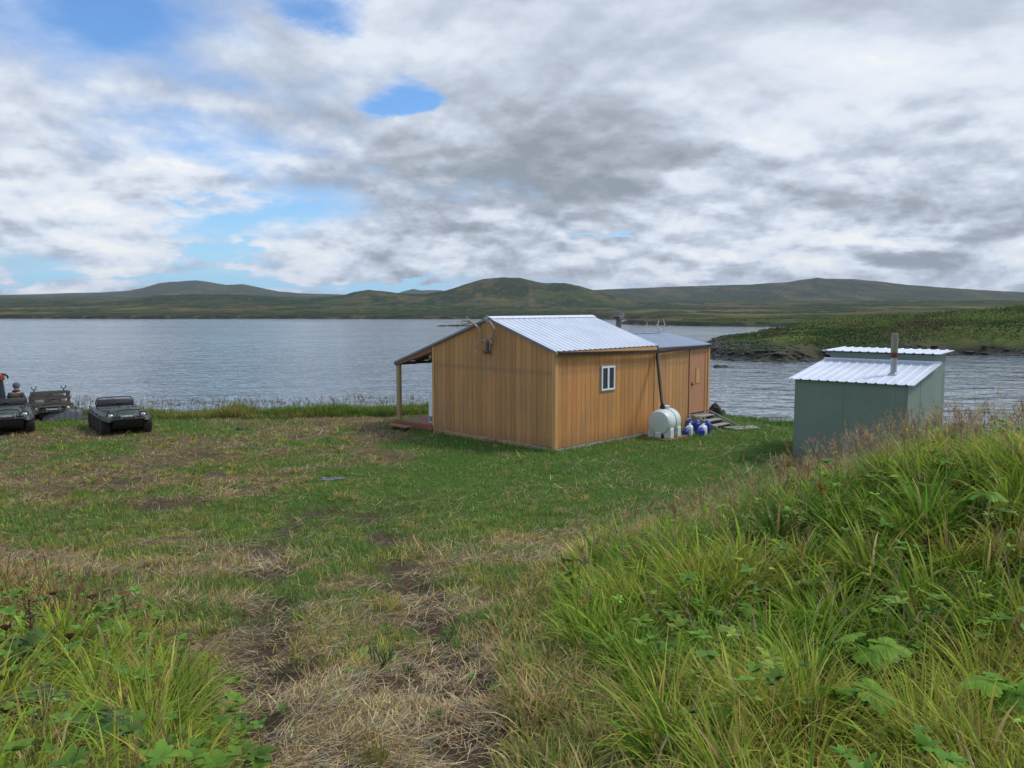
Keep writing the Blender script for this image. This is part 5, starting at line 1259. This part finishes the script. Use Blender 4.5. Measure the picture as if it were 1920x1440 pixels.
blade_thing('dark green sword-leaved tuft standing alone in the middle of the straw path', 722, 1255, 26, .22, .011, (.03, .10, .03), (.05, .16, .045), 1, spread=.035)
blade_thing('second smaller dark green tuft just right of the sword-leaved one', 765, 1270, 16, .15, .010, (.03, .10, .03), (.05, .16, .045), 2, spread=.03)
blade_thing('bright yellow-green cut stubble clump at the bottom centre of the photo', 700, 1435, 90, .12, .008, (.20, .20, .05), (.32, .30, .07), 3, spread=.045, curl=.1)
blade_thing('orange-tipped broad yellow blades rising in the left corner grass', 75, 1330, 4, .34, .022, (.20, .24, .05), (.46, .20, .04), 4, lean=.02, curl=.1)
blade_thing('tall yellow-green blade pair right of the orange-tipped blades', 150, 1270, 3, .30, .02, (.17, .24, .04), (.34, .33, .05), 5, lean=.05, curl=.15)
blade_thing('yellow blade leaning over at the bottom, between the lobed leaves', 1500, 1440, 2, .26, .012, (.20, .24, .04), (.5, .36, .04), 6, lean=.15, curl=.2)
blade_thing('orange-yellow single blade beside the fresh lobed plant', 1672, 1330, 2, .20, .014, (.25, .26, .04), (.55, .33, .04), 7, lean=.02, curl=.1)
blade_thing('yellowish tuft of stubble left of the straw path centre', 700, 1350, 34, .13, .007, (.22, .19, .06), (.33, .29, .08), 8, spread=.04)
# dried dock: stem with curled brown leaves and seed clusters
def dock(label, px, py, h, seed, col=(.10, .045, .028), nlf=10, name='dried_dock'):
    x, y, z = ground_at(px, py); r_ = random.Random(seed); t = thing(name, label, 'plant', (x, y, z)); dx, dy = r_.uniform(-.06, .06), r_.uniform(-.04, .04)
    mb = MB(); mb.tube([(0, 0, -.02), (dx * .5, dy * .5, h * .5), (dx, dy, h)], [.007, .005, .003], 6, col=(.14, .07, .04, 1)); mb.build('stem', M['seed'], t, smooth=True)
    n = nlf; R0 = np.random.default_rng(seed); tt = R0.uniform(.3, 1, n * 14); P = np.stack([dx * tt + R0.normal(0, .012, n * 14), dy * tt + R0.normal(0, .012, n * 14), h * tt], 1)
    c_ = np.clip(np.array(col)[None] * np.exp(R0.normal(0, .3, (n * 14, 1))), 0, .8)
    V, Fq, Cc = blades(P, R0.uniform(.02, .055, n * 14), R0.uniform(.008, .02, n * 14), R0.random(n * 14) * 2 * PI, R0.uniform(.3, 1.6, n * 14), R0.uniform(.2, 1.6, n * 14), c_, c_ * 1.3, 3, face=R0.normal(0, .8, n * 14))
    o = np_mesh('seed_cluster', V, Fq, Cc, [M['seed']]); o.parent = t
dock('brown withered dock with curled leaves standing in the bank grass', 1735, 1110, .46, 41, nlf=12)
dock('rusty red dock head at the top edge of the bank, below the cabin tank', 1335, 985, .42, 42, (.24, .07, .03))
dock('orange-red dock head in the bank grass below the green shed', 1545, 990, .45, 43, (.30, .10, .035))
dock('small dark red dock at the foot of the bank near the photo bottom', 1195, 1290, .2, 44, (.13, .03, .02), 5)
dock('tall dark stalk with fuzzy brown head at the left edge', 70, 1290, .62, 45, (.085, .05, .04), 8, 'dark_stalk')
dock('thin reddish stalk behind the left corner grass', 140, 1190, .4, 46, (.15, .06, .035), 4, 'dark_stalk')
dock('leaning pink-red stalk over the yellowing dark plant', 1060, 1120, .4, 47, (.28, .10, .07), 4, 'dark_stalk')
def umbel(label, px, py, h, seed, R=.03):
    x, y, z = ground_at(px, py); t = thing('dead_flower', label, 'flower', (x, y, z)); r_ = random.Random(seed)
    mb = MB(); mb.tube([(0, 0, 0), (.01, 0, h * .6), (.02, 0, h)], [.004, .003, .003], 6, col=(.12, .09, .04, 1))
    for i in range(14):
        a = i * 2.4; d = R * math.sqrt(i / 14); mb.tube([(.02, 0, h), (.02 + d * math.cos(a), d * math.sin(a), h + .025)], .0015, 4, col=(.10, .05, .03, 1))
    mb.build('stem', M['seed'], t)
    mb = MB()
    for i in range(40):
        a = i * 2.4; d = R * 1.1 * math.sqrt(i / 40); mb.box((.02 + d * math.cos(a), d * math.sin(a), h + .03 + r_.uniform(-.003, .005)), (.008, .008, .007), rot=Matrix.Rotation(r_.random() * 3, 4, 'Z'), col=(.075, .026, .018, 1))
    mb.build('flower_head', M['seed'], t)
umbel('largest dark brown flat-topped dead flower on the left', 172, 1200, .36, 1, .038)
umbel('dark dead flower head lower and right of the tall dark stalk', 130, 1290, .34, 2)
umbel('dark dead flower head close to the left edge', 12, 1290, .4, 3)
umbel('brown dead flower head left of the largest one', 100, 1180, .3, 4, .03)

# ------------------------------------------------------------------ sky
SUN_AZ, SUN_EL = math.radians(82), math.radians(52)     # azimuth clockwise from +y
wd = bpy.data.worlds.new('World'); S.world = wd; wd.use_nodes = True; nt = wd.node_tree
bg = nt.nodes['Background']; STR = .1; bg.inputs['Strength'].default_value = STR
sky = nt.nodes.new('ShaderNodeTexSky'); sky.sky_type = 'NISHITA'; sky.sun_disc = False; sky.sun_elevation = SUN_EL; sky.sun_rotation = SUN_AZ
sky.air_density = 1.0; sky.dust_density = .6; sky.ozone_density = 2.0
tc = nt.nodes.new('ShaderNodeTexCoord'); sep = nt.nodes.new('ShaderNodeSeparateXYZ'); nt.links.new(tc.outputs['Generated'], sep.inputs[0])
azn = mth(nt, 'ARCTAN2', sep.outputs[0], sep.outputs[1]); el = mth(nt, 'ARCSINE', sep.outputs[2])
zc = mth(nt, 'ADD', mth(nt, 'MAXIMUM', sep.outputs[2], 0.0), .22)
cu = mth(nt, 'DIVIDE', sep.outputs[0], zc); cv = mth(nt, 'DIVIDE', sep.outputs[1], zc)
cmb = nt.nodes.new('ShaderNodeCombineXYZ'); nt.links.new(cu, cmb.inputs[0]); nt.links.new(cv, cmb.inputs[1])
def wn(scale, detail, rough, dist=0., off=0., lac=(0, 0)):
    mp = nt.nodes.new('ShaderNodeMapping'); mp.inputs['Location'].default_value = (off + lac[0], off * .7 + lac[1], off * .3); nt.links.new(cmb.outputs[0], mp.inputs['Vector'])
    n_ = nt.nodes.new('ShaderNodeTexNoise'); n_.inputs['Scale'].default_value = scale; n_.inputs['Detail'].default_value = detail; n_.inputs['Roughness'].default_value = rough; n_.inputs['Distortion'].default_value = dist
    nt.links.new(mp.outputs[0], n_.inputs['Vector']); return n_
nA = wn(.85, 11, .57, .25, 3.1); nA2 = wn(.85, 6, .52, .25, 3.1, (.12, -.10)); nB = wn(.7, 10, .57, .3, 11.7); nB2 = wn(.7, 6, .52, .3, 11.7, (.12, -.14)); nC = wn(2.6, 8, .6, .3, 23.0)
wa = wn(1.5, 8, .62, 0, 40.)
cang = nt.nodes.new('ShaderNodeCombineXYZ'); nt.links.new(azn, cang.inputs[0]); nt.links.new(mth(nt, 'MULTIPLY', el, 1.9), cang.inputs[1])
def an(off, dz, detail=6, scale=11.):
    mp = nt.nodes.new('ShaderNodeMapping'); mp.inputs['Location'].default_value = (off, off * .4 + dz, off); nt.links.new(cang.outputs[0], mp.inputs['Vector'])
    n_ = nt.nodes.new('ShaderNodeTexNoise'); n_.inputs['Scale'].default_value = scale; n_.inputs['Detail'].default_value = detail; n_.inputs['Roughness'].default_value = .55; n_.inputs['Distortion'].default_value = .15
    nt.links.new(mp.outputs[0], n_.inputs['Vector']); return n_.outputs['Fac']
nD = an(5.3, 0.); nD2 = an(5.3, .022)
low = nt.nodes.new('ShaderNodeMapRange'); low.inputs['From Min'].default_value = .02; low.inputs['From Max'].default_value = .26; low.inputs['To Min'].default_value = .95; low.inputs['To Max'].default_value = .13; nt.links.new(el, low.inputs['Value'])
low = low.outputs[0]
# warped angle coordinates for the placed cloud masses
wsep = nt.nodes.new('ShaderNodeSeparateColor'); nt.links.new(wa.outputs['Color'], wsep.inputs[0])
azw = mth(nt, 'ADD', azn, mth(nt, 'MULTIPLY', mth(nt, 'SUBTRACT', wsep.outputs[0], .5), .34))
elw = mth(nt, 'ADD', el, mth(nt, 'MULTIPLY', mth(nt, 'SUBTRACT', wsep.outputs[1], .5), .17))
def blob(px, py, sx, sy, amp):
    r = ray(px, py); r = r / np.linalg.norm(r); a0 = math.atan2(r[0], r[1]); e0 = math.asin(r[2])
    u = mth(nt, 'MULTIPLY', mth(nt, 'SUBTRACT', azw, a0), F / sx); v = mth(nt, 'MULTIPLY', mth(nt, 'SUBTRACT', elw, e0), F / sy)
    q = mth(nt, 'MULTIPLY', mth(nt, 'MULTIPLY_ADD', u, u, mth(nt, 'MULTIPLY', v, v)), -1.0)
    return mth(nt, 'MULTIPLY', mth(nt, 'POWER', math.e, q), amp)
def total(items):
    s = None
    for it in items:
        b_ = blob(*it); s = b_ if s is None else mth(nt, 'ADD', s, b_)
    return s
GAPS = [(690, 205, 55, 26, -.55), (765, 178, 62, 44, -.60), (812, 192, 40, 20, -.35), (735, 215, 50, 20, -.3), (800, 150, 60, 30, -.25), (590, 0, 150, 30, -.60), (200, 60, 130, 60, -.27), (400, 60, 60, 30, -.15), (230, 125, 70, 25, -.15), (380, 412, 110, 13, -.40), (400, 480, 60, 11, -.6), (345, 440, 30, 18, -.25),
        (120, 541, 200, 8, -.45), (260, 530, 90, 8, -.4), (640, 535, 190, 9, -.65), (1125, 418, 90, 8, -.45), (1350, 434, 22, 8, -.4), (600, 150, 90, 50, -.16), (420, 180, 90, 40, -.12),
        (350, 180, 430, 200, -.10), (1100, 240, 400, 150, .35), (1600, 250, 500, 300, .4), (160, 430, 170, 60, .22), (1500, 480, 500, 60, .3), (300, 300, 300, 80, .06), (800, 470, 300, 30, .15)]
cov = mth(nt, 'ADD', mth(nt, 'MULTIPLY', mth(nt, 'SUBTRACT', nA.outputs['Fac'], .5), 1.9), total(GAPS))
cov = mth(nt, 'ADD', cov, mth(nt, 'MULTIPLY', mth(nt, 'SUBTRACT', nC.outputs['Fac'], .5), .6))
cov = mth(nt, 'ADD', cov, mth(nt, 'MULTIPLY', mth(nt, 'MULTIPLY', mth(nt, 'SUBTRACT', nD, .5), 1.6), low))
mr = nt.nodes.new('ShaderNodeMapRange'); mr.interpolation_type = 'SMOOTHSTEP'; mr.inputs['From Min'].default_value = -.46; mr.inputs['From Max'].default_value = .12; nt.links.new(cov, mr.inputs['Value'])
LUM = [(300, 220, 500, 260, -.05), (1060, 240, 260, 95, -.25), (1000, 340, 250, 60, -.19), (1250, 300, 150, 60, -.18), (1650, 265, 150, 40, -.25), (1480, 50, 150, 45, -.22), (1750, 400, 180, 50, -.28), (1700, 480, 300, 26, -.16), (1030, 430, 220, 24, -.18), (870, 430, 90, 20, -.25),
       (1860, 110, 160, 80, .20), (1640, 110, 120, 30, .12), (1700, 340, 120, 40, .12), (1360, 255, 50, 22, .3), (1270, 325, 60, 22, .25), (160, 425, 130, 45, .30), (1030, 430, 50, 14, .35), (1290, 465, 40, 26, .42), (1550, 440, 110, 26, .35), (1720, 440, 70, 20, .3),
       (330, 310, 60, 30, .25), (480, 325, 100, 20, .2), (700, 60, 120, 60, .22), (430, 60, 50, 50, .15), (120, 500, 200, 14, -.14), (900, 190, 90, 60, .15), (60, 290, 70, 30, .1), (430, 395, 120, 18, .1), (580, 500, 250, 16, .08), (820, 500, 120, 14, .15), (1000, 500, 300, 14, -.12), (60, 210, 160, 90, -.06), (350, 350, 100, 20, -.1), (750, 350, 120, 30, -.1), (1500, 545, 500, 14, .12), (50, 345, 30, 12, .2)]
lum = mth(nt, 'ADD', mth(nt, 'MULTIPLY', mth(nt, 'SUBTRACT', nB.outputs['Fac'], .5), 1.05), total(LUM))
lum = mth(nt, 'ADD', lum, mth(nt, 'MULTIPLY', mth(nt, 'SUBTRACT', nC.outputs['Fac'], .5), .7))
lum = mth(nt, 'ADD', lum, mth(nt, 'MULTIPLY', mth(nt, 'SUBTRACT', nB.outputs['Fac'], nB2.outputs['Fac']), 1.9))
lum = mth(nt, 'ADD', lum, mth(nt, 'MULTIPLY', mth(nt, 'SUBTRACT', nA.outputs['Fac'], nA2.outputs['Fac']), .6))
lum = mth(nt, 'ADD', lum, mth(nt, 'MULTIPLY', mth(nt, 'MULTIPLY', mth(nt, 'SUBTRACT', nD, nD2), 2.6), low))
lum = mth(nt, 'ADD', lum, mth(nt, 'MULTIPLY', mth(nt, 'MULTIPLY', mth(nt, 'SUBTRACT', nD, .5), .7), low))
lum = mth(nt, 'ADD', lum, .55)
K_ = 1 / STR
def ck(c): return tuple(v * K_ for v in c)
ccol = ramp(nt, lum, [(.0, (.27, .31, .365)), (.22, (.36, .40, .465)), (.45, (.50, .56, .66)), (.68, (.68, .74, .83)), (.88, (.76, .80, .85)), (1.0, (.84, .86, .875))])
vm = nt.nodes.new('ShaderNodeVectorMath'); vm.operation = 'SCALE'; vm.inputs['Scale'].default_value = K_; nt.links.new(ccol, vm.inputs[0])
skym = nt.nodes.new('ShaderNodeVectorMath'); skym.operation = 'SCALE'; hzf = nt.nodes.new('ShaderNodeMapRange'); hzf.inputs['From Min'].default_value = .0; hzf.inputs['From Max'].default_value = .10; hzf.inputs['To Min'].default_value = .9; hzf.inputs['To Max'].default_value = .0; nt.links.new(el, hzf.inputs['Value'])
skym.inputs['Scale'].default_value = 1.3; nt.links.new(mixc(nt, hzf.outputs[0], mixc(nt, 1.0, sky.outputs[0], (.66, .92, 1.2), 'MULTIPLY'), tuple(q * K_ for q in (.24, .50, .72))), skym.inputs[0])
thin = mixc(nt, mth(nt, 'MULTIPLY', mth(nt, 'SUBTRACT', 1.0, mr.outputs[0]), .8), vm.outputs[0], tuple(q * K_ for q in (.47, .61, .88)))
fin = mixc(nt, mr.outputs[0], skym.outputs[0], thin)
nt.links.new(fin, bg.inputs['Color'])
try: wd.cycles.sampling_method = 'MANUAL'; wd.cycles.sample_map_resolution = 1024
except Exception: pass

sl = bpy.data.lights.new('sun', 'SUN'); sl.energy = 2.1; sl.angle = math.radians(13); sl.color = (1.0, .95, .88)
so_ = bpy.data.objects.new('sun', sl); COL.objects.link(so_)
sd_ = Vector((math.sin(SUN_AZ) * math.cos(SUN_EL), math.cos(SUN_AZ) * math.cos(SUN_EL), math.sin(SUN_EL)))
so_.rotation_euler = sd_.to_track_quat('Z', 'Y').to_euler(); so_.location = (20, 0, 30)

# ------------------------------------------------------------------ haze
mb = MB(); mb.span((-5200, -60, -5.5), (5200, 4900, 150)); m = bpy.data.materials.new('haze_air'); m.use_nodes = True; nt = m.node_tree
nt.nodes.remove(nt.nodes['Principled BSDF']); pv = nt.nodes.new('ShaderNodeVolumePrincipled'); pv.inputs['Color'].default_value = (.72, .82, .95, 1); pv.inputs['Density'].default_value = .00008
nt.links.new(pv.outputs[0], nt.nodes['Material Output'].inputs['Volume']); hz = mb.build('haze', m); tag(hz, kind='stuff')

# ------------------------------------------------------------------ camera
cd = bpy.data.cameras.new('camera'); cd.sensor_width = 36; cd.lens = F / 1920 * 36; cd.clip_start = .05; cd.clip_end = 20000
co = bpy.data.objects.new('camera', cd); COL.objects.link(co); co.location = (0, 0, EYE); co.rotation_euler = (PI / 2 - PITCH, 0, 0); S.camera = co
S.view_settings.view_transform = 'Standard'; S.view_settings.look = 'None'; S.view_settings.exposure = 0.17; S.view_settings.gamma = 1
